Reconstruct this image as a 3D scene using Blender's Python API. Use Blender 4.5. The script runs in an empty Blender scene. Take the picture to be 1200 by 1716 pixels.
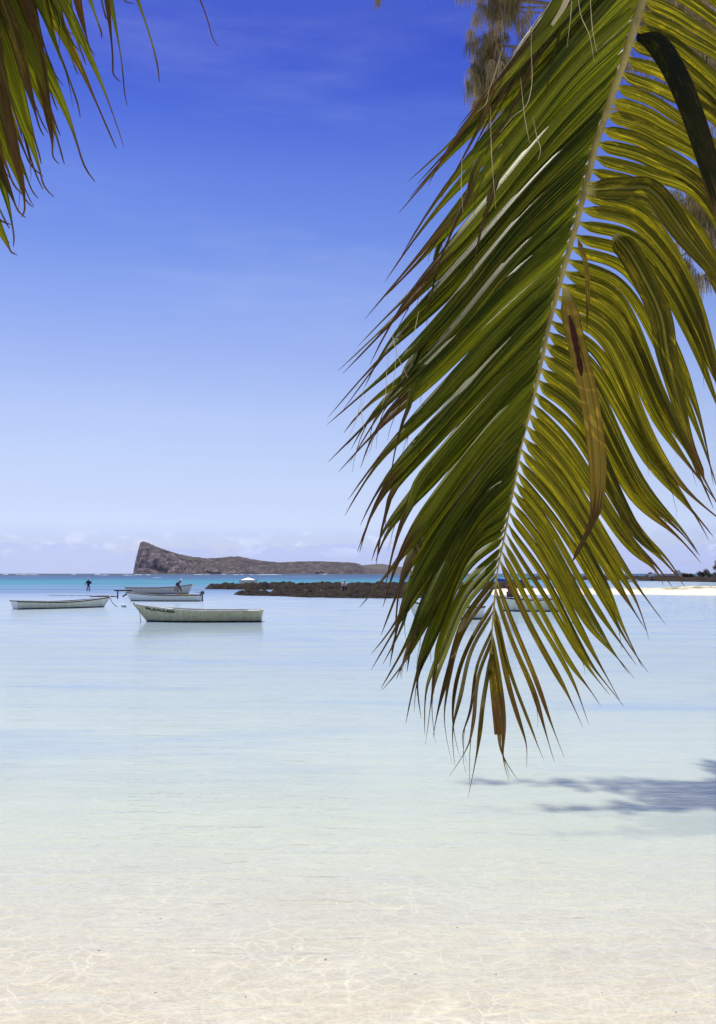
import bpy, bmesh, math, random
import numpy as np
from mathutils import Vector, Matrix, noise
R = math.radians
scene = bpy.context.scene
COL = scene.collection
rng = random.Random(7)

# ------------------------------------------------------------------ camera
EYE = 2.0
F = 1600.0                      # focal length in photo pixels (photo is 1200 x 1716)
PITCH = math.atan(103 / F)
cam = bpy.data.cameras.new('camera'); camo = bpy.data.objects.new('camera', cam); COL.objects.link(camo)
camo.location = (0, 0, EYE); camo.rotation_euler = (R(90) + PITCH, 0, 0)
cam.sensor_fit = 'VERTICAL'; cam.sensor_height = 36; cam.lens = 36 * F / 1716
cam.clip_start = 0.05; cam.clip_end = 60000
scene.camera = camo
scene.view_settings.view_transform = 'Standard'; scene.view_settings.look = 'None'
scene.view_settings.exposure = 0.25; scene.view_settings.gamma = 1

# ------------------------------------------------------------------ light
SUN_EL = R(60); SUN_AZ = R(-18)           # azimuth from +Y towards +X
sd = Vector((math.sin(SUN_AZ) * math.cos(SUN_EL), math.cos(SUN_AZ) * math.cos(SUN_EL), math.sin(SUN_EL)))
sl = bpy.data.lights.new('sun', 'SUN'); sl.energy = 4.6; sl.angle = R(0.5); sl.color = (1.0, 0.955, 0.88)
so = bpy.data.objects.new('sun', sl); COL.objects.link(so)
so.rotation_euler = (-sd).to_track_quat('-Z', 'Y').to_euler(); so.location = (0, 0, 30)

def srgb(r, g, b):
    f = lambda c: (c / 255) / 12.92 if c / 255 <= 0.04045 else ((c / 255 + 0.055) / 1.055) ** 2.4
    return (f(r), f(g), f(b), 1)

class NT:
    """small node helper"""
    def __init__(s, tree): s.t = tree; s.n = tree.nodes; s.l = tree.links
    def node(s, typ, ins=None, **kw):
        n = s.n.new(typ)
        for k, v in kw.items(): setattr(n, k, v)
        for k, v in (ins or {}).items(): s.put(n, k, v)
        return n
    def put(s, n, k, v):
        if isinstance(v, bpy.types.NodeSocket): s.l.new(v, n.inputs[k])
        elif v is not None:
            i = n.inputs[k]
            if i.type == 'RGBA' and isinstance(v, tuple) and len(v) == 3: v = (*v, 1)
            i.default_value = v
    def math(s, op, a, b=None, c=None, clamp=False):
        n = s.n.new('ShaderNodeMath'); n.operation = op; n.use_clamp = clamp
        s.put(n, 0, a)
        if b is not None: s.put(n, 1, b)
        if c is not None: s.put(n, 2, c)
        return n.outputs[0]
    def ramp(s, fac, stops, interp='LINEAR'):
        n = s.n.new('ShaderNodeValToRGB'); n.color_ramp.interpolation = interp
        e = n.color_ramp.elements
        while len(e) < len(stops): e.new(0.5)
        for i, (p, c) in enumerate(stops):
            e[i].position = p; e[i].color = c if len(c) == 4 else (*c, 1)
        s.put(n, 0, fac); return n.outputs[0]
    def maprange(s, v, a, b, c=0.0, d=1.0, smooth=False):
        n = s.n.new('ShaderNodeMapRange'); n.interpolation_type = 'SMOOTHSTEP' if smooth else 'LINEAR'
        s.put(n, 0, v); s.put(n, 1, a); s.put(n, 2, b); s.put(n, 3, c); s.put(n, 4, d); return n.outputs[0]
    def mix(s, fac, a, b, blend='MIX'):
        n = s.n.new('ShaderNodeMix'); n.data_type = 'RGBA'; n.blend_type = blend
        s.put(n, 0, fac); s.put(n, 6, a); s.put(n, 7, b); return n.outputs[2]
    def noise(s, vec, scale, detail=3.0, rough=0.55, dist=0.0):
        n = s.n.new('ShaderNodeTexNoise'); s.put(n, 'Vector', vec)
        n.inputs['Scale'].default_value = scale; n.inputs['Detail'].default_value = detail
        n.inputs['Roughness'].default_value = rough; n.inputs['Distortion'].default_value = dist
        return n.outputs[0]
    def mapping(s, vec, scale=(1, 1, 1), loc=(0, 0, 0), rot=(0, 0, 0)):
        n = s.n.new('ShaderNodeMapping'); s.put(n, 'Vector', vec)
        n.inputs['Scale'].default_value = scale; n.inputs['Location'].default_value = loc
        n.inputs['Rotation'].default_value = rot; return n.outputs[0]

# ------------------------------------------------------------------ world / sky
w = bpy.data.worlds.new('World'); scene.world = w; w.use_nodes = True
W = NT(w.node_tree); W.n.clear()
sky = W.node('ShaderNodeTexSky', sky_type='NISHITA')
sky.sun_disc = False; sky.sun_elevation = SUN_EL; sky.sun_rotation = SUN_AZ
sky.altitude = 0; sky.air_density = 1.0; sky.dust_density = 0.6; sky.ozone_density = 2.0
tc = W.node('ShaderNodeTexCoord')
dirv = tc.outputs['Generated']
sx = W.node('ShaderNodeSeparateXYZ', {0: dirv})
elev = sx.outputs['Z']
# grade of the clear sky by elevation (deep violet blue overhead, pale lavender low down)
GR = [(0.0, (0.4733, 0.5264, 0.8833)), (0.0397, (0.4733, 0.5264, 0.8833)), (0.0503, (0.5634, 0.5842, 0.8758)), (0.0751, (0.5784, 0.5657, 0.7664)), (0.1123, (0.6366, 0.5904, 0.7175)), (0.1613, (0.6636, 0.6048, 0.7151)), (0.2213, (0.587, 0.5541, 0.7176)), (0.2794, (0.4818, 0.4985, 0.7283)), (0.335, (0.3539, 0.4102, 0.7209)), (0.3878, (0.2818, 0.3478, 0.7139)), (0.4373, (0.18, 0.2477, 0.6767)), (0.4746, (0.122, 0.1816, 0.6353)), (0.5011, (0.1019, 0.1556, 0.6168)), (0.5244, (0.132, 0.181, 0.6153)), (0.75, (0.38, 0.46, 0.66)), (1.0, (0.45, 0.52, 0.66))]
#SKYGRADE#
grade = W.ramp(elev, GR)
graded = W.mix(1.0, sky.outputs[0], grade, 'MULTIPLY')
# thin bright band and low far cloud bank over the horizon
cv = W.mapping(dirv, scale=(1, 1, 3.2))
cn = W.noise(cv, 20.0, 7.0, 0.68)
cn2 = W.noise(W.mapping(dirv, scale=(1, 1, 6)), 60.0, 4.0, 0.6)
edge = W.math('ADD', 0.0265, W.math('MULTIPLY', W.math('SUBTRACT', cn, 0.5), 0.050))
edge_hi = W.math('ADD', edge, 0.004)
bank = W.math('SUBTRACT', 1.0, W.maprange(elev, edge, edge_hi, 0, 1, True))
bank = W.math('MULTIPLY', bank, W.maprange(cn2, 0.25, 0.65, 0.45, 0.95))
graded = W.mix(bank, graded, W.node('ShaderNodeRGB').outputs[0]); 
bankrgb = [n for n in W.n if n.type == 'RGB'][0]; bankrgb.outputs[0].default_value = (2.85, 3.4, 5.75, 1)
puff = W.math('MULTIPLY', W.maprange(elev, 0.012, 0.03, 0, 1, True), W.maprange(elev, 0.048, 0.036, 0, 1, True))
puff = W.math('MULTIPLY', puff, W.maprange(W.noise(W.mapping(dirv, scale=(1, 1, 2.2)), 34.0, 6.0, 0.6), 0.50, 0.66, 0, 0.6, True))
graded = W.mix(puff, graded, (4.9, 5.3, 6.9, 1))
# very faint streaks of high veil
vn = W.noise(W.mapping(dirv, scale=(0.8, 1, 5), rot=(0, 0.5, 0.2), loc=(0.4, 0, 0.3)), 1.7, 8.0, 0.62)
veil = W.math('MULTIPLY', W.maprange(vn, 0.44, 0.72, 0, 1, True), W.maprange(elev, 0.05, 0.5, 0.40, 0.16))
graded = W.mix(veil, graded, W.node('ShaderNodeRGB').outputs[0])
vr = [n for n in W.n if n.type == 'RGB'][1]; vr.outputs[0].default_value = (3.8, 4.4, 5.9, 1)
bg = W.node('ShaderNodeBackground', {0: graded, 1: 0.14})
W.l.new(bg.outputs[0], W.node('ShaderNodeOutputWorld').inputs[0])

# ------------------------------------------------------------------ helpers
def ray(px, py):
    dx, dy = (px - 600) / F, (858 - py) / F
    c, s = math.cos(PITCH), math.sin(PITCH)
    return Vector((dx, c - dy * s, s + dy * c))
def at(px, py, Y):
    d = ray(px, py); return Vector((0, 0, EYE)) + d * (Y / d.y)
def ground(px, py, z=0.0):
    d = ray(px, py); return Vector((0, 0, EYE)) + d * ((z - EYE) / d.z)

def tag(o, label=None, cat=None, group=None, kind=None):
    if label: o['label'] = label
    if cat: o['category'] = cat
    if group: o['group'] = group
    if kind: o['kind'] = kind
    return o
def empty(name, loc=(0, 0, 0), rz=0.0):
    o = bpy.data.objects.new(name, None); COL.objects.link(o); o.location = loc; o.rotation_euler = (0, 0, rz)
    o.empty_display_size = 0.2; return o
def link(name, me, mats, parent=None, smooth=True):
    o = bpy.data.objects.new(name, me); COL.objects.link(o)
    for m in (mats if isinstance(mats, (list, tuple)) else [mats]): me.materials.append(m)
    if smooth:
        me.polygons.foreach_set('use_smooth', [True] * len(me.polygons))
    if parent: o.parent = parent
    return o
def mesh(name, verts, faces, mats, parent=None, smooth=True, fm=None):
    me = bpy.data.meshes.new(name); me.from_pydata([tuple(v) for v in verts], [], faces)
    o = link(name, me, mats, parent, smooth)
    if fm: me.polygons.foreach_set('material_index', fm)
    me.update(); return o

class MB:
    def __init__(s): s.v = []; s.f = []; s.m = []
    def add(s, vs, fs, m=0):
        k = len(s.v); s.v += [Vector(v) for v in vs]; s.f += [[i + k for i in f] for f in fs]; s.m += [m] * len(fs)
    def box(s, c, d, m=0, rot=None):
        c = Vector(c); x, y, z = d[0] / 2, d[1] / 2, d[2] / 2
        vs = [Vector((a * x, b * y, e * z)) for a in (-1, 1) for b in (-1, 1) for e in (-1, 1)]
        if rot is not None: vs = [rot @ v for v in vs]
        s.add([v + c for v in vs], [(0, 1, 3, 2), (4, 6, 7, 5), (0, 4, 5, 1), (2, 3, 7, 6), (0, 2, 6, 4), (1, 5, 7, 3)], m)
    def tube(s, pts, rad, n=8, m=0, cap=True):
        pts = [Vector(p) for p in pts]; rings = []
        if not isinstance(rad, (list, tuple)): rad = [rad] * len(pts)
        up = None
        for i, p in enumerate(pts):
            t = (pts[min(i + 1, len(pts) - 1)] - pts[max(i - 1, 0)]).normalized()
            if up is None: up = t.orthogonal().normalized()
            up = (up - t * up.dot(t)).normalized(); b = t.cross(up)
            rings.append([p + (up * math.cos(2 * math.pi * k / n) + b * math.sin(2 * math.pi * k / n)) * rad[i] for k in range(n)])
        fs = []
        for i in range(len(pts) - 1):
            for k in range(n): fs.append((i * n + k, i * n + (k + 1) % n, (i + 1) * n + (k + 1) % n, (i + 1) * n + k))
        if cap: fs.append(tuple(range(n))[::-1]); fs.append(tuple((len(pts) - 1) * n + k for k in range(n)))
        s.add([v for r in rings for v in r], fs, m)
    def sphere(s, c, r, n=10, m=0):
        c = Vector(c); vs = []; fs = []
        if not isinstance(r, (list, tuple)): r = (r, r, r)
        h = n // 2 + 1
        for i in range(h + 1):
            a = math.pi * i / h
            for k in range(n):
                b = 2 * math.pi * k / n
                vs.append(c + Vector((math.sin(a) * math.cos(b) * r[0], math.sin(a) * math.sin(b) * r[1], math.cos(a) * r[2])))
        for i in range(h):
            for k in range(n): fs.append((i * n + k, (i + 1) * n + k, (i + 1) * n + (k + 1) % n, i * n + (k + 1) % n))
        s.add(vs, fs, m)
    def build(s, name, mats, parent=None, smooth=False): return mesh(name, s.v, s.f, mats, parent, smooth, s.m)

def catmull(pts, n):
    P = [pts[0] * 2 - pts[1]] + list(pts) + [pts[-1] * 2 - pts[-2]]
    out = []; seg = len(pts) - 1
    for i in range(n + 1):
        u = i / n * seg; k = min(int(u), seg - 1); t = u - k
        a, b, c, d = P[k], P[k + 1], P[k + 2], P[k + 3]
        out.append(0.5 * ((2 * b) + (c - a) * t + (2 * a - 5 * b + 4 * c - d) * t * t + (3 * b - a - 3 * c + d) * t ** 3))
    return out
def lut(tab, s):
    """tab rows (s, (x,y), (x,y) ...) piecewise linear"""
    if s <= tab[0][0]: a, b = tab[0], tab[1]
    elif s >= tab[-1][0]: return [Vector(p) for p in tab[-1][1:]]
    else:
        for a, b in zip(tab, tab[1:]):
            if a[0] <= s <= b[0]: break
    t = (s - a[0]) / (b[0] - a[0])
    return [Vector(p).lerp(Vector(q), t) for p, q in zip(a[1:], b[1:])]
def sstep(a, b, x):
    t = max(0, min(1, (x - a) / (b - a))); return t * t * (3 - 2 * t)

# ------------------------------------------------------------------ materials
def pmat(name, base, rough=0.6, spec=0.4, var=0.12, scale=6.0, bump=0.0, metal=0.0, stain=None, stain_amt=0.4):
    m = bpy.data.materials.new(name); m.use_nodes = True; N = NT(m.node_tree); N.n.clear()
    tc = N.node('ShaderNodeTexCoord'); v = tc.outputs['Object']
    n1 = N.noise(v, scale, 5, 0.6)
    dark = tuple(c * (1 - var) for c in base[:3]) + (1,); lite = tuple(min(1, c * (1 + var)) for c in base[:3]) + (1,)
    col = N.mix(N.maprange(n1, 0.3, 0.7), dark, lite)
    if stain:
        n2 = N.noise(N.mapping(v, scale=(1, 1, 0.35)), scale * 0.9, 6, 0.7, 0.4)
        col = N.mix(N.math('MULTIPLY', N.maprange(n2, 0.52, 0.68, 0, 1, True), stain_amt), col, stain if len(stain) == 4 else (*stain, 1))
    p = N.node('ShaderNodeBsdfPrincipled', {'Base Color': col, 'Roughness': rough, 'Metallic': metal, 'Specular IOR Level': spec})
    if bump:
        b = N.node('ShaderNodeBump', {'Strength': bump, 'Distance': 0.02, 'Height': N.noise(v, scale * 4, 5, 0.6)})
        N.l.new(b.outputs[0], p.inputs['Normal'])
    N.l.new(p.outputs[0], N.node('ShaderNodeOutputMaterial').inputs[0]); return m

def leaf_material(name, greens, trans, dry, wt=0.36, gloss=0.32, yellow=0.5, ribs=1.0):
    """palm leaflet: long streaks along the blade, yellow blotches, dry brown end; light passes through"""
    m = bpy.data.materials.new(name); m.use_nodes = True; N = NT(m.node_tree); N.n.clear()
    uv = N.node('ShaderNodeUVMap').outputs[0]
    s = N.node('ShaderNodeSeparateXYZ', {0: uv}); u, v = s.outputs[0], s.outputs[1]
    tone = N.node('ShaderNodeAttribute', attribute_name='tone').outputs['Fac']
    oc = N.node('ShaderNodeTexCoord').outputs['Object']
    vec = N.node('ShaderNodeCombineXYZ', {0: N.math('MULTIPLY', u, 9.0), 1: N.math('MULTIPLY', v, 2.2), 2: N.math('MULTIPLY', tone, 57.0)}).outputs[0]
    st = N.noise(vec, 1.0, 4, 0.7)
    fine = N.noise(N.node('ShaderNodeCombineXYZ', {0: N.math('MULTIPLY', u, 17.0), 1: N.math('MULTIPLY', v, 1.6), 2: N.math('MULTIPLY', tone, 91.0)}).outputs[0], 1.0, 2, 0.6)
    blot = N.noise(N.node('ShaderNodeCombineXYZ', {0: N.math('MULTIPLY', u, 3.2), 1: N.math('MULTIPLY', v, 9.0), 2: N.math('MULTIPLY', tone, 33.0)}).outputs[0], 1.0, 6, 0.75, 0.3)
    spots = N.noise(oc, 120.0, 3, 0.6)
    k = N.math('ADD', N.math('MULTIPLY', st, 0.55), N.math('MULTIPLY', tone, 0.45))
    k = N.math('ADD', k, N.math('MULTIPLY', N.math('SUBTRACT', fine, 0.5), 0.95))
    col = N.ramp(k, [(0.15, greens[0]), (0.45, greens[1]), (0.8, greens[2])])
    yl = N.math('MULTIPLY', N.maprange(blot, 0.50, 0.66, 0, 1, True), yellow)
    yl = N.math('MULTIPLY', yl, N.maprange(spots, 0.35, 0.55, 0.45, 1))
    yl = N.math('MULTIPLY', yl, N.maprange(fine, 0.36, 0.54, 0.15, 1))
    col = N.mix(yl, col, greens[3])
    rib = N.maprange(N.math('ABSOLUTE', N.math('SUBTRACT', u, 0.5)), 0.0, 0.07, 0.55 * ribs, 0.0)
    col = N.mix(rib, col, (0.30, 0.30, 0.07, 1))
    pul = N.maprange(v, 0.012, 0.05, 0.9 * ribs, 0.0)
    col = N.mix(pul, col, (0.50, 0.46, 0.16, 1))
    rag = N.math('ADD', v, N.math('MULTIPLY', N.math('SUBTRACT', st, 0.5), 0.55))
    thr = N.math('SUBTRACT', 0.98, N.math('MULTIPLY', tone, dry))
    dr = N.maprange(rag, N.math('SUBTRACT', thr, 0.10), thr, 0, 1, True)
    brown = N.ramp(N.noise(vec, 2.3, 3, 0.6), [(0.3, (0.035, 0.014, 0.007)), (0.55, (0.105, 0.065, 0.022)), (0.75, (0.36, 0.24, 0.11))])
    edge = N.maprange(N.math('ADD', N.math('ABSOLUTE', N.math('SUBTRACT', u, 0.5)), N.math('MULTIPLY', N.math('SUBTRACT', blot, 0.5), 0.12)), 0.455, 0.49, 0, 0.7)
    bsp = N.math('MULTIPLY', N.maprange(spots, 0.66, 0.74, 0, 0.7), N.maprange(blot, 0.45, 0.6, 0.2, 1))
    dr = N.math('MAXIMUM', dr, N.math('MAXIMUM', edge, bsp))
    col = N.mix(dr, col, brown)
    tcol = N.mix(0.82, col, trans)
    tcol = N.mix(yl, tcol, (0.80, 0.64, 0.015, 1))
    tcol = N.mix(dr, tcol, (0.14, 0.055, 0.012, 1))
    tcol = N.mix(N.maprange(fine, 0.40, 0.60, 0.93, 0), tcol, (0.02, 0.03, 0.003, 1))
    bmp = N.node('ShaderNodeBump', {'Strength': 0.6, 'Distance': 0.004, 'Height': fine}).outputs[0]
    p = N.node('ShaderNodeBsdfPrincipled', {'Base Color': col, 'Roughness': N.maprange(st, 0.3, 0.7, gloss, gloss + 0.2), 'Specular IOR Level': 0.22, 'Specular Tint': (0.95, 0.95, 0.60, 1), 'Normal': bmp})
    t = N.node('ShaderNodeBsdfTranslucent', {'Color': tcol, 'Normal': bmp})
    mx = N.node('ShaderNodeMixShader', {0: wt, 1: p.outputs[0], 2: t.outputs[0]})
    N.l.new(mx.outputs[0], N.node('ShaderNodeOutputMaterial').inputs[0]); return m

M_leafL = leaf_material('palm_leaf_green', [(0.005, 0.012, 0.001), (0.042, 0.066, 0.004), (0.20, 0.225, 0.012), (0.34, 0.27, 0.016)], (0.40, 0.44, 0.005, 1), 0.20, 0.30, 0.40, 0.4)
M_leafR = leaf_material('palm_leaf_yellowing', [(0.006, 0.010, 0.001), (0.026, 0.030, 0.003), (0.10, 0.092, 0.007), (0.36, 0.26, 0.012)], (0.38, 0.33, 0.004, 1), 0.16, 0.38, 0.36, 0.7)
M_leafO = leaf_material('palm_leaf_old', [(0.025, 0.022, 0.005), (0.06, 0.045, 0.008), (0.12, 0.08, 0.012), (0.28, 0.18, 0.02)], (0.26, 0.17, 0.01, 1), 0.55, 0.40, 0.36, 0.8)
M_leafD = leaf_material('palm_leaf_shade_dark', [(0.002, 0.003, 0.001), (0.006, 0.008, 0.003), (0.016, 0.018, 0.005), (0.03, 0.03, 0.01)], (0.006, 0.008, 0.001, 1), 0.3, 0.10, 0.5, 0.5, 0.0)  # leaflet in shade: the shade is painted in as a near-black leaf colour
M_leafB = leaf_material('palm_leaf_broken', [(0.10, 0.075, 0.012), (0.17, 0.12, 0.018), (0.26, 0.18, 0.03), (0.36, 0.24, 0.04)], (0.50, 0.33, 0.03, 1), 0.3, 0.34, 0.4, 0.6)
M_scar = pmat('leaf_scar', (0.035, 0.008, 0.006), 0.7, 0.2, 0.3, 60)
M_straw = pmat('dry_fibre', (0.46, 0.41, 0.24), 0.6, 0.4, 0.2, 20)
M_rachis = pmat('palm_rachis', (0.34, 0.29, 0.085), 0.42, 0.5, 0.3, 14, 0.1, stain=(0.12, 0.07, 0.02), stain_amt=0.6)
M_bark = pmat('bark', (0.22, 0.18, 0.14), 0.85, 0.2, 0.35, 9, 0.8, stain=(0.09, 0.07, 0.055))

# ------------------------------------------------------------------ ground: sand sheet falling under the lagoon
def seabed_z(x, y):
    # sloping beach: dry above y ~ 3, knee deep at 10 m, then the lagoon floor
    t = y + 0.05 * x
    if t < 3.2: z = (3.2 - t) * 0.075
    elif t < 30: z = -(t - 3.2) * 0.036
    else: z = -0.965 - min(t - 30, 900) * 0.006
    z += 0.012 * noise.noise(Vector((x * 0.5, y * 0.7, 0.3))) * min(1, 30 / max(6, abs(y)))
    return z
def sheet(name, xs, ys, zf, mats, parent=None):
    vs = [(x, y, zf(x, y)) for y in ys for x in xs]; n = len(xs)
    fs = [(j * n + i, j * n + i + 1, (j + 1) * n + i + 1, (j + 1) * n + i) for j in range(len(ys) - 1) for i in range(n - 1)]
    return mesh(name, vs, fs, mats, parent)
def make_sand():
    m = bpy.data.materials.new('lagoon_sand'); m.use_nodes = True; N = NT(m.node_tree); N.n.clear()
    g = N.node('ShaderNodeNewGeometry').outputs['Position']
    a = N.noise(g, 0.9, 5, 0.6); b = N.noise(N.mapping(g, scale=(1, 2.2, 1)), 6.0, 5, 0.62); c = N.noise(g, 60, 3, 0.6)
    col = N.mix(N.maprange(a, 0.3, 0.7), (0.73, 0.66, 0.49, 1), (0.79, 0.74, 0.59, 1))
    col = N.mix(N.maprange(b, 0.42, 0.66, 0, 0.45), col, (0.58, 0.475, 0.355, 1))
    col = N.mix(N.maprange(c, 0.56, 0.72, 0, 0.45), col, (0.44, 0.35, 0.26, 1))
    col = N.mix(N.maprange(c, 0.44, 0.30, 0, 0.5), col, (0.84, 0.79, 0.70, 1))
    bmp = N.node('ShaderNodeBump', {'Strength': 0.5, 'Distance': 0.03, 'Height': N.math('ADD', b, N.math('MULTIPLY', c, 0.3))}).outputs[0]
    p = N.node('ShaderNodeBsdfPrincipled', {'Base Color': col, 'Roughness': 0.85, 'Specular IOR Level': 0.2, 'Normal': bmp})
    N.l.new(p.outputs[0], N.node('ShaderNodeOutputMaterial').inputs[0]); return m
M_sand = make_sand()
xs = [-12500, -4000, -1200, -400, -150, -60, -30, -18] + [i * 0.6 - 12 for i in range(41)] + [18, 30, 60, 150, 400, 1200, 4000, 12500]
ys = [-300, -60, -20, -8] + [-4 + i * 0.5 for i in range(48)] + [24, 30, 40, 60, 100, 200, 400, 900, 2500, 6000, 12500]
tag(sheet('ground', xs, ys, seabed_z, M_sand), 'pale sand of the beach running down under the shallow lagoon', kind='structure')

# ------------------------------------------------------------------ water
def make_water():
    m = bpy.data.materials.new('lagoon_water'); m.use_nodes = True; N = NT(m.node_tree); N.n.clear()
    g = N.node('ShaderNodeNewGeometry').outputs['Position']
    sp = N.node('ShaderNodeSeparateXYZ', {0: g}); X, Y = sp.outputs[0], sp.outputs[1]
    wob = N.noise(N.mapping(g, scale=(0.05, 0.12, 1)), 1.0, 4, 0.6)
    # logarithm of the distance offshore drives depth, so colour zones follow the real bottom
    lg = N.math('LOGARITHM', N.math('MAXIMUM', N.math('SUBTRACT', N.math('ADD', Y, N.math('MULTIPLY', X, 0.05)), N.math('MINIMUM', N.math('MULTIPLY', N.math('MAXIMUM', N.math('SUBTRACT', X, 15.0), 0.0), 3.0), 160.0)), 1.0), 10.0)
    lg2 = N.math('ADD', lg, N.math('MULTIPLY', N.math('SUBTRACT', wob, 0.5), 0.16))
    t = N.math('DIVIDE', lg2, 4.0)            # 0 at 1 m, 1 at 10 km
    L = lambda d: math.log10(d) / 4.0
    body = N.ramp(t, [(L(4), (0.84, 0.84, 0.8141)), (L(7.5), (0.7451, 0.8193, 0.6116)), (L(12), (0.6066, 0.672, 0.515)), (L(24), (0.34, 0.4054, 0.36)), (L(60), (0.2898, 0.3604, 0.3916)), (L(88), (0.2081, 0.2767, 0.406)), (L(112), (0.1324, 0.2045, 0.3531)), (L(220), (0.002, 0.1996, 0.2559)), (L(420), (0.002, 0.0452, 0.1619)), (L(1800), (0.002, 0.002, 0.0056))])
    # streaks, wavelet tones and bluish patches in the body colour, long across the view
    stv = N.noise(N.node('ShaderNodeCombineXYZ', {0: N.math('MULTIPLY', X, 0.009), 1: N.math('MULTIPLY', lg, 24.0)}).outputs[0], 1.0, 6, 0.72)
    far = N.maprange(lg, math.log10(60), math.log10(120), 0, 1, True)
    dk = N.math('MULTIPLY', N.maprange(stv, 0.5, 0.64, 0, 1, True), N.math('MULTIPLY', far, 0.62))
    body = N.mix(dk, body, (0.02, 0.07, 0.19, 1))
    lt = N.math('MULTIPLY', N.maprange(stv, 0.46, 0.34, 0, 1, True), N.math('MULTIPLY', far, 0.55))
    body = N.mix(lt, body, (0.13, 0.40, 0.52, 1))
    pn = N.noise(N.mapping(g, scale=(0.10, 0.28, 1), loc=(3.7, 1.4, 0)), 1.0, 5, 0.6)
    near_patch = N.math('MULTIPLY', N.maprange(pn, 0.54, 0.66, 0, 0.42, True), N.maprange(Y, 8.0, 12.0, 0, 1))
    body = N.mix(N.math('MULTIPLY', near_patch, N.math('SUBTRACT', 1.0, far)), body, (0.22, 0.36, 0.58, 1))
    mid = N.noise(N.node('ShaderNodeCombineXYZ', {0: N.math('MULTIPLY', X, 0.22), 1: N.math('MULTIPLY', lg, 48.0), 2: 3.3}).outputs[0], 1.0, 7, 0.80)
    zone = N.math('MULTIPLY', N.maprange(Y, 9.0, 30.0, 0, 1), N.math('SUBTRACT', 1.0, N.math('MULTIPLY', far, 0.4)))
    body = N.mix(N.math('MULTIPLY', N.maprange(mid, 0.44, 0.64, 0, 0.60), zone), body, (0.12, 0.22, 0.42, 1))
    fineN = N.noise(N.mapping(g, scale=(0.9, 4.5, 1), rot=(0, 0, 0.12)), 1.0, 6, 0.75)
    body = N.mix(N.maprange(fineN, 0.35, 0.62, 0.20, 0.0), body, (0.30, 0.42, 0.55, 1))
    alpha = N.ramp(t, [(L(3.3), (0.02, 0.02, 0.02)), (L(4.6), (0.10, 0.10, 0.10)), (L(7), (0.42, 0.42, 0.42)), (L(11), (0.74, 0.74, 0.74)), (L(22), (0.97, 0.97, 0.97)), (L(32), (1, 1, 1))])
    # ripples
    r1 = N.noise(N.mapping(g, scale=(3.2, 9.0, 1), rot=(0, 0, 0.25)), 1.0, 4, 0.6, 0.6)
    r2 = N.noise(N.mapping(g, scale=(0.7, 2.6, 1), rot=(0, 0, -0.15)), 1.0, 4, 0.6, 0.4)
    r3 = N.noise(N.mapping(g, scale=(0.05, 0.3, 1)), 1.0, 5, 0.65, 0.4)
    h = N.math('ADD', N.math('MULTIPLY', r1, 0.012), N.math('MULTIPLY', r2, 0.035))
    h = N.math('ADD', h, N.math('MULTIPLY', N.math('MULTIPLY', r3, far), 0.5))
    bstr = N.maprange(lg, math.log10(5), math.log10(35), 1.0, 0.035)
    bmp = N.node('ShaderNodeBump', {'Strength': bstr, 'Distance': 1.0, 'Height': h}).outputs[0]
    fr = N.node('ShaderNodeFresnel', {'IOR': 1.33, 'Normal': bmp}).outputs[0]
    cap = N.maprange(lg, math.log10(45), math.log10(100), 0.50, 0.04)
    fac = N.math('MINIMUM', fr, cap)
    gl = N.node('ShaderNodeBsdfGlossy', {'Color': (1, 1, 1, 1), 'Roughness': N.maprange(lg, math.log10(20), math.log10(150), 0.02, 0.35), 'Normal': bmp})
    df = N.node('ShaderNodeBsdfDiffuse', {'Color': body})
    # net of sunlight lines on the sand, painted into the surface's transparent tint
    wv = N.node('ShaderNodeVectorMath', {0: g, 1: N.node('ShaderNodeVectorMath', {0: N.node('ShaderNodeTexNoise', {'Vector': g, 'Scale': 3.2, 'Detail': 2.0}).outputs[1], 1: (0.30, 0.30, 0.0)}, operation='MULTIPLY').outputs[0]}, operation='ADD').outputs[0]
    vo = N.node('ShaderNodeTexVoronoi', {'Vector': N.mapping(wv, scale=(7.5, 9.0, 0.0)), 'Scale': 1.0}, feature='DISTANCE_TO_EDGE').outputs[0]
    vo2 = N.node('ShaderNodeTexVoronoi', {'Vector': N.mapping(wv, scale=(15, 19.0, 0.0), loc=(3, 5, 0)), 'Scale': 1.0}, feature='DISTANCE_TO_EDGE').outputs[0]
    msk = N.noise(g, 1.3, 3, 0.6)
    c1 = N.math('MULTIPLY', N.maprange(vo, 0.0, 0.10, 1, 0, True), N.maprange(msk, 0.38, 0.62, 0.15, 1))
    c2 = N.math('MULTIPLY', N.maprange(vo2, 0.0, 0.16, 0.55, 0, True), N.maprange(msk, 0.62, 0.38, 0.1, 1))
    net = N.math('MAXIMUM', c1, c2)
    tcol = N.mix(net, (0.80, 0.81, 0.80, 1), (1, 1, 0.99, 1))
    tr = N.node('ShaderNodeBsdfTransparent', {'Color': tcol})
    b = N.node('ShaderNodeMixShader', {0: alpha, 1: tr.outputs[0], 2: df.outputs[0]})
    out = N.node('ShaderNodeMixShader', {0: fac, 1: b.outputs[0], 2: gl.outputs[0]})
    N.l.new(out.outputs[0], N.node('ShaderNodeOutputMaterial').inputs[0]); return m
M_water = make_water()
tag(mesh('water', [(-12400, 0.5, 0), (12400, 0.5, 0), (12400, 12400, 0), (-12400, 12400, 0)], [(0, 1, 2, 3)], M_water), 'clear lagoon water turning turquoise towards the horizon', kind='structure')

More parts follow.
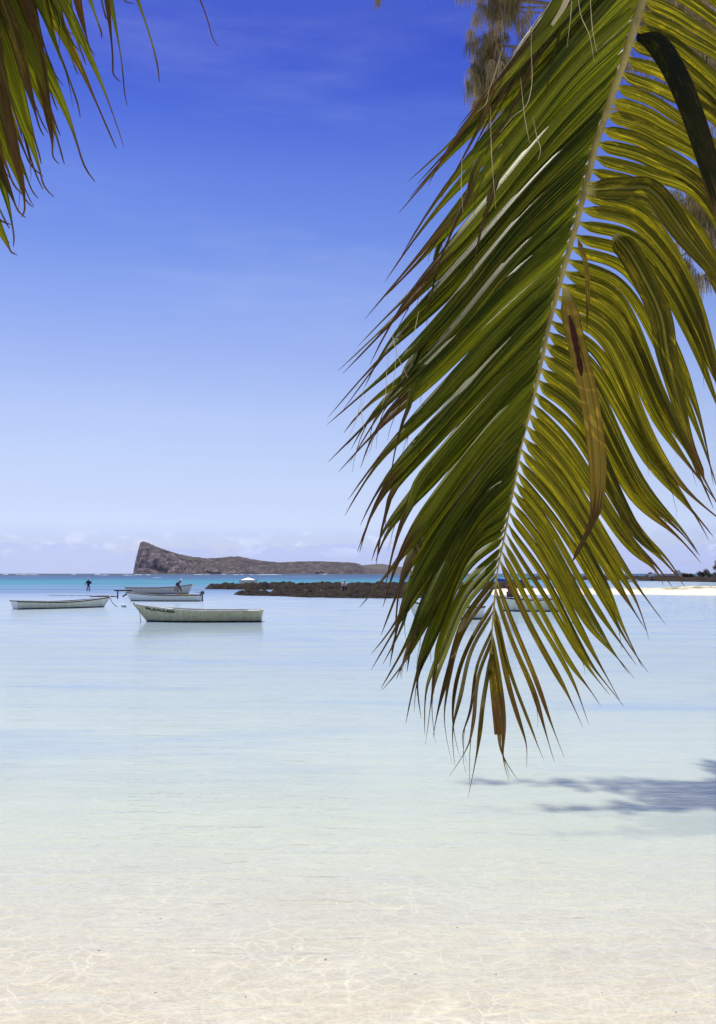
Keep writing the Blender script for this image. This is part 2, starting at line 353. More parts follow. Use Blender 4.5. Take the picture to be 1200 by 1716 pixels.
# ------------------------------------------------------------------ islands
def island(name, label, prof, Y, depth, mats, seed, cliff=True, rough=1.0, nx=260, ny=70):
    pts = [(at(px, py, Y).x, at(px, py, Y).z) for px, py in prof]
    x0, x1 = pts[0][0], pts[-1][0]
    def top(x):
        for a, b in zip(pts, pts[1:]):
            if a[0] <= x <= b[0]: return a[1] + (b[1] - a[1]) * (x - a[0]) / max(1e-6, b[0] - a[0])
        return 0
    vs = []; fs = []
    for j in range(ny + 1):
        v = j / ny
        for i in range(nx + 1):
            x = x0 + (x1 - x0) * i / nx; u = (i / nx)
            y = Y - depth * 0.5 + depth * v
            H = max(0, top(x))
            # front profile: cliff foot, ledges, grassy slope up to the crest
            if v < 0.5:
                q = v / 0.5
                s = 0.30 * sstep(0.0, 0.12, q) + 0.28 * sstep(0.16, 0.42, q) + 0.42 * sstep(0.40, 1.0, q)
                if cliff: s = s * (1 - sstep(0.30, 0.08, u)) + sstep(0.30, 0.08, u) * (0.62 * sstep(0, 0.25, q) + 0.38 * sstep(0.2, 0.9, q))
            else: s = 1 - sstep(0.5, 1.0, v)
            n = noise.fractal(Vector((x / 70, y / 70, seed)), 1.0, 2.1, 6)
            n2 = noise.fractal(Vector((x / 22, y / 40, seed + 5)), 0.9, 2.1, 5)
            gul = noise.ridged_multi_fractal(Vector((x / 55, y / 190, seed + 9)), 1.0, 2.0, 4, 1.0, 2.0)
            damp = 4 * s * (1 - s) if v < 0.5 else 0.6 * (1 - s)
            lf = sstep(0.55, 0.1, u)
            z = H * s + (n * 12 + n2 * (8 + 10 * lf) - gul * (7 + 9 * lf)) * rough * damp * min(1, H / 30) + n2 * 2.0 * rough * min(1, H / 20)
            if j == 0 or j == ny: z = -3
            yy = y + (n * 30 + n2 * 12) * rough * (1 if 0 < j < ny else 0)
            xx = x + (n2 * 5 * rough if 0 < i < nx else 0)
            xx *= yy / Y
            vs.append((xx, yy, z - 1.5))
    W1 = nx + 1
    for j in range(ny):
        for i in range(nx): fs.append((j * W1 + i, j * W1 + i + 1, (j + 1) * W1 + i + 1, (j + 1) * W1 + i))
    return tag(mesh(name, vs, fs, mats), label, kind='structure')
def rock_mat(name, rock, pale, green, gscale=0.02, slope=(0.55, 0.8)):
    m = bpy.data.materials.new(name); m.use_nodes = True; N = NT(m.node_tree); N.n.clear()
    geo = N.node('ShaderNodeNewGeometry'); g = geo.outputs['Position']
    nz = N.node('ShaderNodeSeparateXYZ', {0: geo.outputs['Normal']}).outputs[2]
    a = N.noise(N.mapping(g, scale=(1, 1, 2.2)), gscale, 8, 0.72, 0.6); b = N.noise(g, gscale * 3.4, 7, 0.75)
    col = N.ramp(a, [(0.36, rock), (0.48, tuple(x * 1.6 for x in rock)), (0.58, pale)])
    col = N.mix(N.maprange(b, 0.45, 0.62, 0, 0.6), col, tuple(x * 0.4 for x in rock) + (1,))
    gm = N.math('MULTIPLY', N.maprange(nz, slope[0], slope[1], 0, 1, True), N.maprange(b, 0.35, 0.6, 1.0, 0.45))
    col = N.mix(gm, col, green if len(green) == 4 else (*green, 1))
    bmp = N.node('ShaderNodeBump', {'Strength': 0.9, 'Distance': 0.35 / gscale, 'Height': b}).outputs[0]
    p = N.node('ShaderNodeBsdfPrincipled', {'Base Color': col, 'Roughness': 0.95, 'Specular IOR Level': 0.1, 'Normal': bmp})
    N.l.new(p.outputs[0], N.node('ShaderNodeOutputMaterial').inputs[0]); return m
M_island = rock_mat('island_rock', (0.060, 0.043, 0.056), (0.40, 0.31, 0.31), (0.085, 0.074, 0.065), 0.022, (0.80, 0.93))  # purplish haze tint put into the rock colours
M_island2 = rock_mat('far_island_rock', (0.11, 0.09, 0.09), (0.24, 0.21, 0.20), (0.14, 0.13, 0.10), 0.015)
prof = [(223, 963), (226, 948), (229, 936), (232, 922), (235, 908.5), (240, 907), (248, 909), (258, 914), (270, 919), (285, 924), (300, 928), (320, 932), (345, 935), (365, 934.5), (385, 932), (400, 932),
        (420, 936), (445, 940), (470, 942), (500, 940.5), (530, 940), (560, 941), (588, 942), (602, 944.5), (607, 950), (625, 953), (650, 957), (662, 963)]
island('island', 'long rocky island with a high cliff at its left end', prof, 4800, 700, M_island, 3.0)
prof2 = [(560, 963), (590, 953), (605, 947), (620, 945.5), (640, 944.5), (660, 947.5), (680, 951), (692, 956), (702, 963)]
island('far_island', 'low hazy islet behind the right end of the rocky island', prof2, 6900, 800, M_island2, 8.0, cliff=False, rough=0.6, nx=90, ny=40)

# ------------------------------------------------------------------ reefs, spit
def terrain(name, label, x0, x1, y0, y1, nx, ny, hf, mats):
    vs = []; fs = []
    for j in range(ny + 1):
        for i in range(nx + 1):
            x = x0 + (x1 - x0) * i / nx; y = y0 + (y1 - y0) * j / ny
            z = hf(x, y); vs.append((x, y, z if 0 < j < ny and 0 < i < nx else min(z, -0.3)))
    n = nx + 1
    for j in range(ny):
        for i in range(nx):
            q = (j * n + i, j * n + i + 1, (j + 1) * n + i + 1, (j + 1) * n + i)
            if max(vs[k][2] for k in q) > -0.28: fs.append(q)
    return tag(mesh(name, vs, fs, mats), label, kind='structure')
def lumpy(x, y, s, seed):
    a = noise.voronoi(Vector((x / s, y / s, seed)))[0]
    b = noise.fractal(Vector((x / (s * 2.5), y / (s * 2.5), seed)), 1.0, 2.0, 5)
    c = noise.fractal(Vector((x * 2.2 / s, y * 2.2 / s, seed + 4)), 0.8, 2.0, 4)
    return (1 - a[0] * 1.15) * 0.9 + b * 0.6 + c * 0.42 - .2
M_reef = rock_mat('lava_rock', (0.009, 0.008, 0.008), (0.115, 0.085, 0.066), (0.030, 0.022, 0.017), 2.0, (0.6, 1.0))
def ridge(px0, px1, tab, Yf, hh, seed, s=1.2):
    """height function: a band whose near and far shore distances vary with the lateral angle"""
    def f(x, y):
        px = 600 + F * x / y
        if px < tab[0][0] - 8: return -0.5
        (nf,) = lut([(a, (b, c)) for a, b, c in tab], px)[:1]
        near, far_ = nf.x, nf.y
        w_ = noise.fractal(Vector((x / 5, y / 5, seed + 2)), 1.0, 2.0, 4)
        yy = y + w_ * 1.6
        if px > px1 + 30: return -0.5
        e = (1 - sstep(px1 - 35, px1 + 15, px)) * sstep(near - 1.0, near + 2.5, yy) * (1 - sstep(far_ - 3.0, far_ + 1.5, yy)) * sstep(tab[0][0] - 10, tab[0][0] + 25, px)
        return -0.45 + e * (0.50 + hh * 0.38 + hh * 0.8 * lumpy(x, y, s, seed))
    return f
# near reef: front edge seen at y 1003, far reef: seen at y 978-988
f1 = ridge(380, 745, [(385, 90, 97), (430, 84, 94), (520, 79, 96), (640, 76, 101), (900, 80, 112)], 80, 0.5, 1.7, 0.9)
terrain('lava_reef', 'dark near band of lava rock standing just out of the lagoon', -16, 22, 72, 116, 260, 230, f1, M_reef)
f2 = ridge(335, 900, [(338, 122, 134), (420, 118, 140), (520, 116, 146), (700, 118, 150), (900, 122, 150)], 120, 0.72, 6.1, 1.6)
terrain('outer_lava_reef', 'dark outer band of lava rock behind the near reef', -27, 34, 110, 156, 270, 180, f2, M_reef)
f3b = ridge(870, 1400, [(872, 300, 360), (1000, 290, 380), (1080, 255, 390), (1200, 215, 400), (1400, 200, 400)], 200, 1.15, 11.0, 3.0)
def f3(x, y):
    gap = noise.fractal(Vector((x / 26, y / 20, 4.0)), 1.0, 2.0, 3)
    return f3b(x, y) - 1.2 * sstep(0.15, 0.5, gap) - 0.12
terrain('shore_reef', 'low dark rocks along the far right shore', 40, 190, 195, 415, 260, 220, f3, M_reef)

def spit_h(x, y):
    px = 600 + F * x / y
    near = 87.0 + 1.2 * noise.noise(Vector((x / 6, 0.5, 2))) - 2.5 * sstep(950, 1250, px) - 3.0 * sstep(960, 820, px)
    far_ = 118.0 + 10 * sstep(950, 1150, px) + 2 * noise.noise(Vector((x / 9, 3.5, 2)))
    e = sstep(near - 4, near + 9, y) * (1 - sstep(far_ - 5, far_ + 8, y)) * sstep(775, 850, px)
    return -0.35 + e * (0.55 + 0.10 * noise.fractal(Vector((x / 5, y / 5, 1)), 1, 2, 4)) + 0.14 * sstep(1080, 1200, px) * e
m = bpy.data.materials.new('dry_sand_spit'); m.use_nodes = True; N = NT(m.node_tree); N.n.clear()
g = N.node('ShaderNodeNewGeometry').outputs['Position']; sp = N.node('ShaderNodeSeparateXYZ', {0: g})
n1 = N.noise(g, 0.5, 6, 0.65); n2 = N.noise(g, 4, 5, 0.7)
c_ = N.mix(N.maprange(n2, 0.3, 0.7), (0.70, 0.62, 0.47, 1), (0.84, 0.77, 0.62, 1))
gr = N.math('MULTIPLY', N.maprange(n1, 0.44, 0.56, 0, 1, True), N.math('MULTIPLY', N.maprange(sp.outputs[1], 99, 108, 0, 1), N.maprange(sp.outputs[0], 22, 36, 0.25, 1)))
c_ = N.mix(gr, c_, (0.20, 0.17, 0.05, 1))
c_ = N.mix(N.maprange(sp.outputs[2], 0.10, 0.0, 0, 0.35), c_, (0.50, 0.42, 0.30, 1))
p = N.node('ShaderNodeBsdfPrincipled', {'Base Color': c_, 'Roughness': 0.9, 'Specular IOR Level': 0.15})
N.l.new(p.outputs[0], N.node('ShaderNodeOutputMaterial').inputs[0])
terrain('sand_spit', 'bright low sand spit with dry grass on its back', 7, 75, 78, 142, 200, 180, spit_h, m)

# ------------------------------------------------------------------ surf
M_foam = pmat('foam', (0.85, 0.88, 0.9), 0.7, 0.2, 0.05, 1.0)
mb = MB()
for (a, b, py, h) in [(28, 46, 963.2, .9), (47, 64, 963.4, .7), (158, 168, 963.2, 1.1), (169, 182, 963.8, .8), (207, 222, 964.0, .9), (224, 238, 963.4, .9), (245, 251, 963.5, .8), (325, 340, 963.0, 1.0), (343, 350, 963.2, .8),
                      (371, 378, 963.0, 1.0), (391, 400, 963.4, .9), (402, 408, 963.2, .9), (418, 424, 963.4, 1.0), (427, 472, 963.4, 1.0), (120, 126, 962.8, 1.2), (260, 264, 968.2, .5), (540, 548, 962.8, .9), (6, 14, 963.0, .9)]:
    A = ground(a, py); B = ground(b, py); n = 14
    for k in range(n):
        t0 = k / n; c = A.lerp(B, t0 + 0.5 / n); ww = (B - A).length / n
        hh = h * (0.35 + 0.65 * rng.random()) * math.sin(math.pi * (t0 + 0.5 / n)) ** 0.5 * A.y / 1500
        mb.sphere((c.x, c.y + rng.uniform(-5, 5), 0), (ww * 0.9, 6, hh), 8)
tag(mb.build('surf', M_foam, smooth=True), 'white lines of surf breaking on the distant reef', kind='stuff')
# ------------------------------------------------------------------ boats
M_wood = pmat('weathered_wood', (0.30, 0.22, 0.15), 0.8, 0.2, 0.35, 8, 0.3)
M_darkwood = pmat('wet_dark_wood', (0.035, 0.028, 0.025), 0.6, 0.3, 0.3, 8, 0.3)
M_dark = pmat('dark_trim_paint', (0.035, 0.020, 0.022), 0.5, 0.4, 0.3, 6)
M_lett = pmat('lettering_paint', (0.030, 0.035, 0.022), 0.6, 0.3, 0.3, 20)
M_inner = pmat('inner_cream_paint', (0.62, 0.58, 0.50), 0.6, 0.3, 0.15, 4, stain=(0.30, 0.25, 0.19))
M_white = pmat('white_paint', (0.80, 0.80, 0.78), 0.45, 0.4, 0.06, 4, stain=(0.55, 0.52, 0.44), stain_amt=0.5)
M_metal = pmat('outboard_grey', (0.06, 0.065, 0.075), 0.35, 0.5, 0.2, 5)
M_rope = pmat('blue_grey_rope', (0.10, 0.22, 0.28), 0.8, 0.2, 0.2, 30)
M_ropew = pmat('pale_rope', (0.45, 0.42, 0.36), 0.8, 0.2, 0.2, 30)

class Boat:
    """open planked boat: local +x towards the bow, origin on the waterline amidships"""
    def __init__(s, L, B, fb, fm, fs, rake=0.45, srake=0.10):
        s.L, s.B, s.fb, s.fm, s.fs, s.rake, s.srake = L, B, fb, fm, fs, rake, srake
    def sta(s, t):
        """t 0 stern .. 1 bow: half beam, gunwale height, keel depth"""
        hb = s.B / 2 * (0.80 + 0.20 * math.sin(min(1, t / 0.45) * math.pi / 2)) * (1 - sstep(0.42, 1.02, t) ** 1.35)
        hb = max(hb, 0.02)
        sheer = s.fs + (s.fm - s.fs) * min(1, t / 0.4) if t < 0.4 else s.fm + (s.fb - s.fm) * ((t - 0.4) / 0.6) ** 1.8
        keel = -0.16 + 0.10 * sstep(0.86, 1.0, t)
        return hb, sheer, keel
    def pt(s, t, v, side, inset=0.0):
        """v 0 keel .. 1 gunwale"""
        hb, sh, kz = s.sta(t)
        z = kz + (sh - kz) * v + (0.03 if inset else 0) * (1 - v)
        wid = hb * (0.60 * sstep(-0.25, 0.28, v) + 0.40 * v ** 0.9) if v > 0 else hb * 0.05
        wid = max(0.0, wid - inset)
        xw = -s.L / 2 + t * s.L
        # raked stem and transom
        frac = (z - kz) / max(0.01, (s.fb - kz))
        x = xw + s.rake * sstep(0.72, 1.0, t) * (frac - 1) - s.srake * (1 - sstep(0, 0.2, t)) * (frac - 0.3)
        return Vector((x, side * wid, z))
def build_boat(name, label, dims, paint, rim, foot, deck=0.22, stripe=None, group=None, thwarts=(0.22, 0.45, 0.66), stern_deck=True, inner=None, name_text=None, transom_mat=None, gpx=None, yc=None, rz=0.0):
    """W0, W1: water-line points of stern and bow in the world"""
    # heading rz, waterline seen at picture row yc, ends at the picture columns gpx
    cy = ground(600, yc).y; q0, q1 = (gpx[0] - 600) / F, (gpx[1] - 600) / F; rz = R(rz); sn = math.sin(rz)
    L = cy * (q1 - q0) / (math.cos(rz) - sn / 2 * (q0 + q1)); c = Vector((((cy - L / 2 * sn) * q0 + (cy + L / 2 * sn) * q1) / 2, cy, 0))
    dims = (L,) + dims[1:]
    L = dims[0]; bt = Boat(*dims)
    # the waterline is shorter than the deck because of the rakes
    root = empty(name, (c.x, c.y, 0), rz)
    tag(root, label, 'boat', group)
    n = 28; vs = []; fs = []; fm = []
    V = [0, 0.06, 0.16, 0.27, 0.40, 0.55, 0.70, 0.82, 0.93, 1.0]; K = len(V)
    for side in (-1, 1):
        base = len(vs)
        for i in range(n + 1):
            for v in V: vs.append(bt.pt(i / n, v, side))
        for i in range(n):
            for k in range(K - 1):
                q = (base + i * K + k, base + (i + 1) * K + k, base + (i + 1) * K + k + 1, base + i * K + k + 1)
                fs.append(q if side < 0 else q[::-1])
                zc = sum(vs[a].z for a in q) / 4
                fm.append(1 if zc < -0.03 else (2 if (stripe and k >= K - 1 - stripe) else 0))
    # transom
    a = [vs[k] for k in range(K)]; b = [vs[(n + 1) * K + k] for k in range(K)]
    base = len(vs); vs += [p + Vector((-0.002, 0, 0)) for p in a] + [p + Vector((-0.002, 0, 0)) for p in b]
    for k in range(K - 1):
        fs.append((base + k, base + k + 1, base + K + k + 1, base + K + k)); fm.append(3)
    # inside skin
    for side in (-1, 1):
        base = len(vs)
        for i in range(n + 1):
            t = 0.012 + i / n * 0.97
            for v in V[2:]: vs.append(bt.pt(t, v, side, 0.035))
        K2 = K - 2
        for i in range(n):
            for k in range(K2 - 1):
                q = (base + i * K2 + k, base + (i + 1) * K2 + k, base + (i + 1) * K2 + k + 1, base + i * K2 + k + 1)
                fs.append(q[::-1] if side < 0 else q); fm.append(4)
    K2 = K - 2; l0 = len(vs) - 2 * (n + 1) * K2; r0 = len(vs) - (n + 1) * K2
    for i in range(n): fs.append((l0 + i * K2, l0 + (i + 1) * K2, r0 + (i + 1) * K2, r0 + i * K2)); fm.append(4)
    for k in range(K2 - 1): fs.append((l0 + k, r0 + k, r0 + k + 1, l0 + k + 1)); fm.append(4)
    mats = [paint, foot, stripe and rim or paint, transom_mat or paint, inner or M_inner]
    mesh('hull', vs, fs, mats, root, False, fm)
    # gunwale with rubbing strake
    mb = MB()
    for side in (-1, 1):
        prev = None; rings = []
        for i in range(n + 1):
            p = bt.pt(i / n, 1, side); s_ = side
            rings.append([p + Vector((0, s_ * 0.028, -0.055)), p + Vector((0, s_ * 0.030, 0.014)), p + Vector((0, -s_ * 0.045, 0.018)), p + Vector((0, -s_ * 0.045, -0.012))])
        k = len(mb.v); mb.v += [v for r in rings for v in r]
        for i in range(n):
            for j in range(4):
                mb.f.append([k + i * 4 + j, k + (i + 1) * 4 + j, k + (i + 1) * 4 + (j + 1) % 4, k + i * 4 + (j + 1) % 4]); mb.m.append(1 if j in (1,) else 0)
    a = bt.pt(0, 1, -1); b = bt.pt(0, 1, 1)
    mb.box(((a.x + b.x) / 2, 0, a.z + 0.004), (0.07, abs(a.y - b.y) + 0.06, 0.05), 0)
    mb.build('gunwale', [rim, M_white], root)
    # stem post
    mb = MB(); pts = [bt.pt(1.0, v, 1) * 1 for v in (0, .2, .4, .6, .8, 1.0)]; pts = [Vector((p.x + 0.012, 0, p.z)) for p in pts]
    pts.append(pts[-1] + Vector((0.03, 0, 0.07)))
    mb.tube(pts, [.03, .032, .034, .036, .038, .045, .04], 6); mb.build('stem_post', paint, root)
    # foredeck and stern deck
    def decked(t0, t1, nm):
        vs = []; m_ = 8
        for i in range(m_ + 1):
            t = t0 + (t1 - t0) * i / m_
            a = bt.pt(t, 0.97, -1, 0.01); b = bt.pt(t, 0.97, 1, 0.01); mid = (a + b) / 2 + Vector((0, 0, 0.03))
            vs += [a, mid, b]
        fs = [(i * 3 + k, (i + 1) * 3 + k, (i + 1) * 3 + k + 1, i * 3 + k + 1) for i in range(m_) for k in (0, 1)]
        e = len(vs); i0 = 0 if nm != 'foredeck' else 0
        ed = [vs[0] + Vector((0, 0, -.04)), vs[1] + Vector((0, 0, -.04)), vs[2] + Vector((0, 0, -.04))]
        if nm != 'foredeck': ed = [vs[-3] + Vector((0, 0, -.04)), vs[-2] + Vector((0, 0, -.04)), vs[-1] + Vector((0, 0, -.04))]; j0 = len(vs) - 3
        else: j0 = 0
        vs += ed; fs += [(j0, j0 + 1, e + 1, e), (j0 + 1, j0 + 2, e + 2, e + 1)]
        mesh(nm, vs, fs, M_white, root, False)
    if deck: decked(1 - deck, 0.985, 'foredeck')
    if stern_deck: decked(0.015, 0.11, 'stern_deck')
    for t in thwarts:
        a = bt.pt(t, 0.80, -1, 0.03); b = bt.pt(t, 0.80, 1, 0.03)
        mb = MB(); mb.box(((a.x + b.x) / 2, 0, a.z), (0.24, abs(a.y - b.y), 0.035)); mb.build('thwart', M_inner, root)
    # ribs inside, as one set of frames
    mb = MB()
    for i in range(7):
        t = 0.15 + i * 0.09
        for side in (-1, 1):
            mb.tube([bt.pt(t, v, side, 0.045) for v in (0.2, 0.45, 0.7, 0.95)], 0.018, 4)
    tag(mb.build('ribs', inner or M_inner, root), kind='stuff')
    if name_text:
        t0, t1, txt, side, v0, v1 = name_text
        glyphs(bt, txt, t0, t1, v0, v1, side, root)
    return root, bt
GL = {  # 4x5 block letters, strokes as points on a 3 x 4 lattice
 'A': [((0, 0), (0, 3), (1.5, 4), (3, 3), (3, 0)), ((0, 1.8), (3, 1.8))], 'L': [((0, 4), (0, 0), (3, 0))], 'E': [((3, 4), (0, 4), (0, 0), (3, 0)), ((0, 2), (2.4, 2))],
 'X': [((0, 0), (3, 4)), ((0, 4), (3, 0))], 'U': [((0, 4), (0, 0.4), (1, 0), (2, 0), (3, 0.4), (3, 4))], 'B': [((0, 0), (0, 4), (2.4, 4), (3, 3), (2.4, 2), (0, 2)), ((2.4, 2), (3, 1), (2.4, 0), (0, 0))],
 'I': [((1.5, 0), (1.5, 4))], 'C': [((3, 3.4), (2, 4), (1, 4), (0, 3), (0, 1), (1, 0), (2, 0), (3, .6))]}
def glyphs(bt, txt, t0, t1, v0, v1, side, root):
    """painted letters following the plank surface, a few millimetres proud; reads from outside"""
    mb = MB(); n = len(txt)
    for i, ch in enumerate(txt):
        for st in GL[ch]:
            for a, b in zip(st, st[1:]):
                m_ = 3
                for k in range(m_):
                    P = []
                    for q in (k / m_, (k + 1) / m_):
                        gx = a[0] + (b[0] - a[0]) * q; gy = a[1] + (b[1] - a[1]) * q
                        t = t0 + (t1 - t0) * ((i + 0.12 + 0.76 * gx / 3) / n); v = v0 + (v1 - v0) * gy / 4
                        p = bt.pt(t, v, side); p.y += side * 0.008; P.append(p)
                    mb.tube(P, 0.021, 4)
    mb.build('lettering', M_lett, root)

def hullpaint(name, base, stain, amt=0.5, var=.12):
    m = bpy.data.materials.new(name); m.use_nodes = True; N = NT(m.node_tree); N.n.clear()
    o = N.node('ShaderNodeTexCoord').outputs['Object']; z = N.node('ShaderNodeSeparateXYZ', {0: o}).outputs[2]
    a = N.noise(o, 3.5, 6, 0.65); b = N.noise(N.mapping(o, scale=(5, 5, 1.1)), 1.6, 5, 0.7)
    col = N.mix(N.maprange(a, 0.3, 0.7), tuple(c * (1 - var) for c in base) + (1,), tuple(min(1, c * (1 + var)) for c in base) + (1,))
    col = N.mix(N.math('MULTIPLY', N.maprange(b, 0.46, 0.66, 0, 1, True), amt), col, (*stain, 1))
    sp_ = N.noise(o, 26, 3, 0.6); col = N.mix(N.maprange(sp_, 0.70, 0.76, 0, 0.6), col, tuple(x * .35 for x in stain) + (1,))
    slime = N.maprange(N.math('ADD', z, N.math('MULTIPLY', N.math('SUBTRACT', a, 0.5), 0.10)), 0.10, 0.03, 0, 0.75)
    col = N.mix(slime, col, (0.10, 0.13, 0.06, 1))
    col = N.mix(N.maprange(N.math('ADD', z, N.math('MULTIPLY', N.math('SUBTRACT', a, 0.5), 0.03)), 0.050, 0.040), col, (0.025, 0.035, 0.025, 1))
    pl = N.maprange(N.math('ABSOLUTE', N.math('SUBTRACT', N.math('FRACT', N.math('MULTIPLY', z, 5.5)), 0.5)), 0.46, 0.5, 0, 0.35)
    col = N.mix(pl, col, tuple(x * .5 for x in base) + (1,))
    p = N.node('ShaderNodeBsdfPrincipled', {'Base Color': col, 'Roughness': 0.5, 'Specular IOR Level': 0.35})
    N.l.new(p.outputs[0], N.node('ShaderNodeOutputMaterial').inputs[0]); return m
M_hull1 = hullpaint('sage_hull_paint', (0.62, 0.61, 0.37), (0.38, 0.33, 0.17), 0.5)
M_hull2 = hullpaint('pale_mint_hull_paint', (0.90, 0.91, 0.66), (0.58, 0.56, 0.38), 0.3)
M_hull3 = hullpaint('white_hull_paint', (0.96, 0.97, 0.84), (0.70, 0.72, 0.58), 0.2, .03)
M_hull4 = hullpaint('grey_white_hull_paint', (0.78, 0.70, 0.54), (0.44, 0.38, 0.30), 0.4)
M_foot1 = pmat('green_foot', (0.05, 0.07, 0.035), 0.7, 0.2, 0.3, 5)
M_foot2 = pmat('black_foot', (0.02, 0.022, 0.025), 0.6, 0.2, 0.3, 5)
M_rim1 = pmat('cream_rim', (0.60, 0.55, 0.38), 0.6, 0.3, 0.2, 6, stain=(0.16, 0.13, 0.08), stain_amt=0.7)
G_B = 'small open boats moored in the lagoon'
# nearest boat: bow to the left
build_boat('fishing_boat', 'nearest sage green open wooden boat with dark lettering at its bow', (5.05, 1.65, 0.72, 0.47, 0.47, 0.62, 0.10), M_hull1, M_rim1, M_foot1, deck=0.30, group=G_B, gpx=(439, 227), yc=1041.5, rz=182,
           name_text=(0.93, 0.66, 'ALEXUUBE', 1, 0.80, 0.93), thwarts=(0.25, 0.47), stern_deck=True)
# left boat: bow to the right, pale transom turned to us
build_boat('fishing_boat', 'leftmost pale green boat with dark brown rim and a white transom', (5.35, 1.6, 0.60, 0.38, 0.46, 0.42, 0.16), M_hull2, M_dark, M_foot2, deck=0.14, stripe=1, group=G_B, gpx=(28, 185), yc=1019, rz=37,
           thwarts=(0.2, 0.36, 0.52, 0.7), transom_mat=M_white, stern_deck=False)
# middle white boat with outboard
b3, bt3 = build_boat('fishing_boat', 'white boat with an outboard motor and a man standing in it', (5.0, 1.6, 0.66, 0.44, 0.46, 0.40, 0.05), M_hull3, M_dark, M_foot2, deck=0.16, group=G_B, gpx=(336, 213.5), yc=1007.5, rz=176,
                     thwarts=(0.42, 0.62), stern_deck=False)
mb = MB()
XT = -bt3.L / 2 - .03
mb.box((XT - .16, 0, 0.60), (0.24, 0.17, 0.17)); mb.box((XT - .16, 0, 0.70), (0.20, 0.14, 0.05)); mb.box((XT - .15, 0, 0.28), (0.09, 0.08, 0.48)); mb.box((XT - .16, 0, -0.02), (0.12, 0.04, 0.2))
mb.box((XT + .01, 0, 0.46), (0.10, 0.14, 0.16)); mb.tube([(XT - .03, 0, 0.62), (XT + .25, 0.05, 0.66), (XT + .4, 0.08, 0.66)], 0.018, 6)
om = mb.build('outboard_motor', M_metal, b3)
mb = MB(); mb.box((-1.55, -0.30, 0.46), (1.3, 0.03, 0.10)); mb.build('side_board', pmat('yellow_board', (0.55, 0.45, 0.10), 0.6), b3)
# grey-white boat behind it, bow to the right
b4, bt4 = build_boat('fishing_boat', 'greyish white boat moored just behind the boat with the standing man', (5.3, 1.6, 0.95, 0.62, 0.64, 0.42, 0.05), M_hull4, M_dark, M_foot2, deck=0.10, stripe=1, group=G_B, gpx=(213, 323), yc=995.5, rz=4,
                     thwarts=(0.3, 0.5, 0.7))
# boats seen through the big palm frond
b5, bt5 = build_boat('fishing_boat', 'pale green boat seen through the right half of the palm frond', (4.4, 1.7, 0.78, 0.62, 0.70, 0.40, 0.05), M_hull2, M_dark, M_foot1, deck=0.2, group=G_B, gpx=(941, 829), yc=1024, rz=177, thwarts=(0.2, 0.4, 0.6))
build_boat('fishing_boat', 'white boat almost hidden behind the left half of the palm frond', (3.6, 1.5, 0.80, 0.55, 0.55, 0.35, 0.05), M_hull3, M_dark, M_foot2, deck=0.2, stripe=1, group=G_B, thwarts=(0.25, 0.5, 0.7), gpx=(806, 684), yc=1037, rz=185)

# small white cabin boat lying beyond the outer reef
g0 = ground(417, 977.2)
cb = empty('cabin_boat', (g0.x, 148, 0.0), 0.05); g0.y = 148; cb.location.x = at(417, 977, 148).x
tag(cb, 'small white canopied boat floating behind the outer reef', 'boat', None)
hb = Boat(2.9, 1.3, 1.12, 0.98, 0.98, 0.3, 0.0)
vs = []; fs = []; n = 14; V = [0, .2, .45, .75, 1]
for side in (-1, 1):
    b0 = len(vs)
    for i in range(n + 1):
        for v in V: vs.append(hb.pt(i / n, v, side))
    for i in range(n):
        for k in range(4):
            q = (b0 + i * 5 + k, b0 + (i + 1) * 5 + k, b0 + (i + 1) * 5 + k + 1, b0 + i * 5 + k + 1); fs.append(q if side < 0 else q[::-1])
fs.append((0, 1, 2, 3, 4, (n + 1) * 5 + 4, (n + 1) * 5 + 3, (n + 1) * 5 + 2, (n + 1) * 5 + 1, (n + 1) * 5))
mesh('hull', vs, fs, M_hull4, cb, False)
mb = MB(); mb.tube([(-1.3, 0, .99), (1.1, 0, .99)], .02, 4)
mb.add([(-1.2, -.60, 1.0), (1.0, -.5, 1.03), (1.0, .5, 1.03), (-1.2, .60, 1.0), (-0.1, 0, 1.36)], [(0, 1, 4), (1, 2, 4), (2, 3, 4), (3, 0, 4), (0, 3, 2, 1)])
mb.build('canopy', M_white, cb)

# blue boat and white motor boats by the right-hand reef
M_blue = pmat('blue_paint', (0.02, 0.07, 0.42), 0.5, 0.4, 0.15, 3)
build_boat('blue_boat', 'bright blue boat beyond the reef, seen through the palm frond', (5.6, 1.8, 1.15, .85, .85, .4, .05), M_blue, M_blue, M_foot2, deck=.2, group=G_B, inner=M_blue, gpx=(880, 832), yc=979, rz=176)
build_boat('white_dinghy', 'small white dinghy floating between the spit and the shore rocks', (4.2, 1.5, .75, .55, .55, .3, .05), M_hull3, M_white, M_foot2, deck=.2, group=G_B, stern_deck=False, thwarts=(.3, .6), gpx=(1066, 1038), yc=975.5, rz=178)
mr = empty('motor_boat', (at(1117, 967, 255).x, 255, 1.28), 0.0); tag(mr, 'long white motor boat with a small cabin among the shore rocks', 'boat')
hb = Boat(9.2, 2.2, 1.0, .65, .6, .9, 0.1); vs = []; fs = []; n = 20
for side in (-1, 1):
    b0 = len(vs)
    for i in range(n + 1):
        for v in V: vs.append(hb.pt(i / n, v, side))
    for i in range(n):
        for k in range(4):
            q = (b0 + i * 5 + k, b0 + (i + 1) * 5 + k, b0 + (i + 1) * 5 + k + 1, b0 + i * 5 + k + 1); fs.append(q if side < 0 else q[::-1])
for i in range(n): fs.append((i * 5 + 4, (i + 1) * 5 + 4, (n + 1) * 5 + (i + 1) * 5 + 4, (n + 1) * 5 + i * 5 + 4))
mesh('hull', vs, fs, M_white, mr, False)
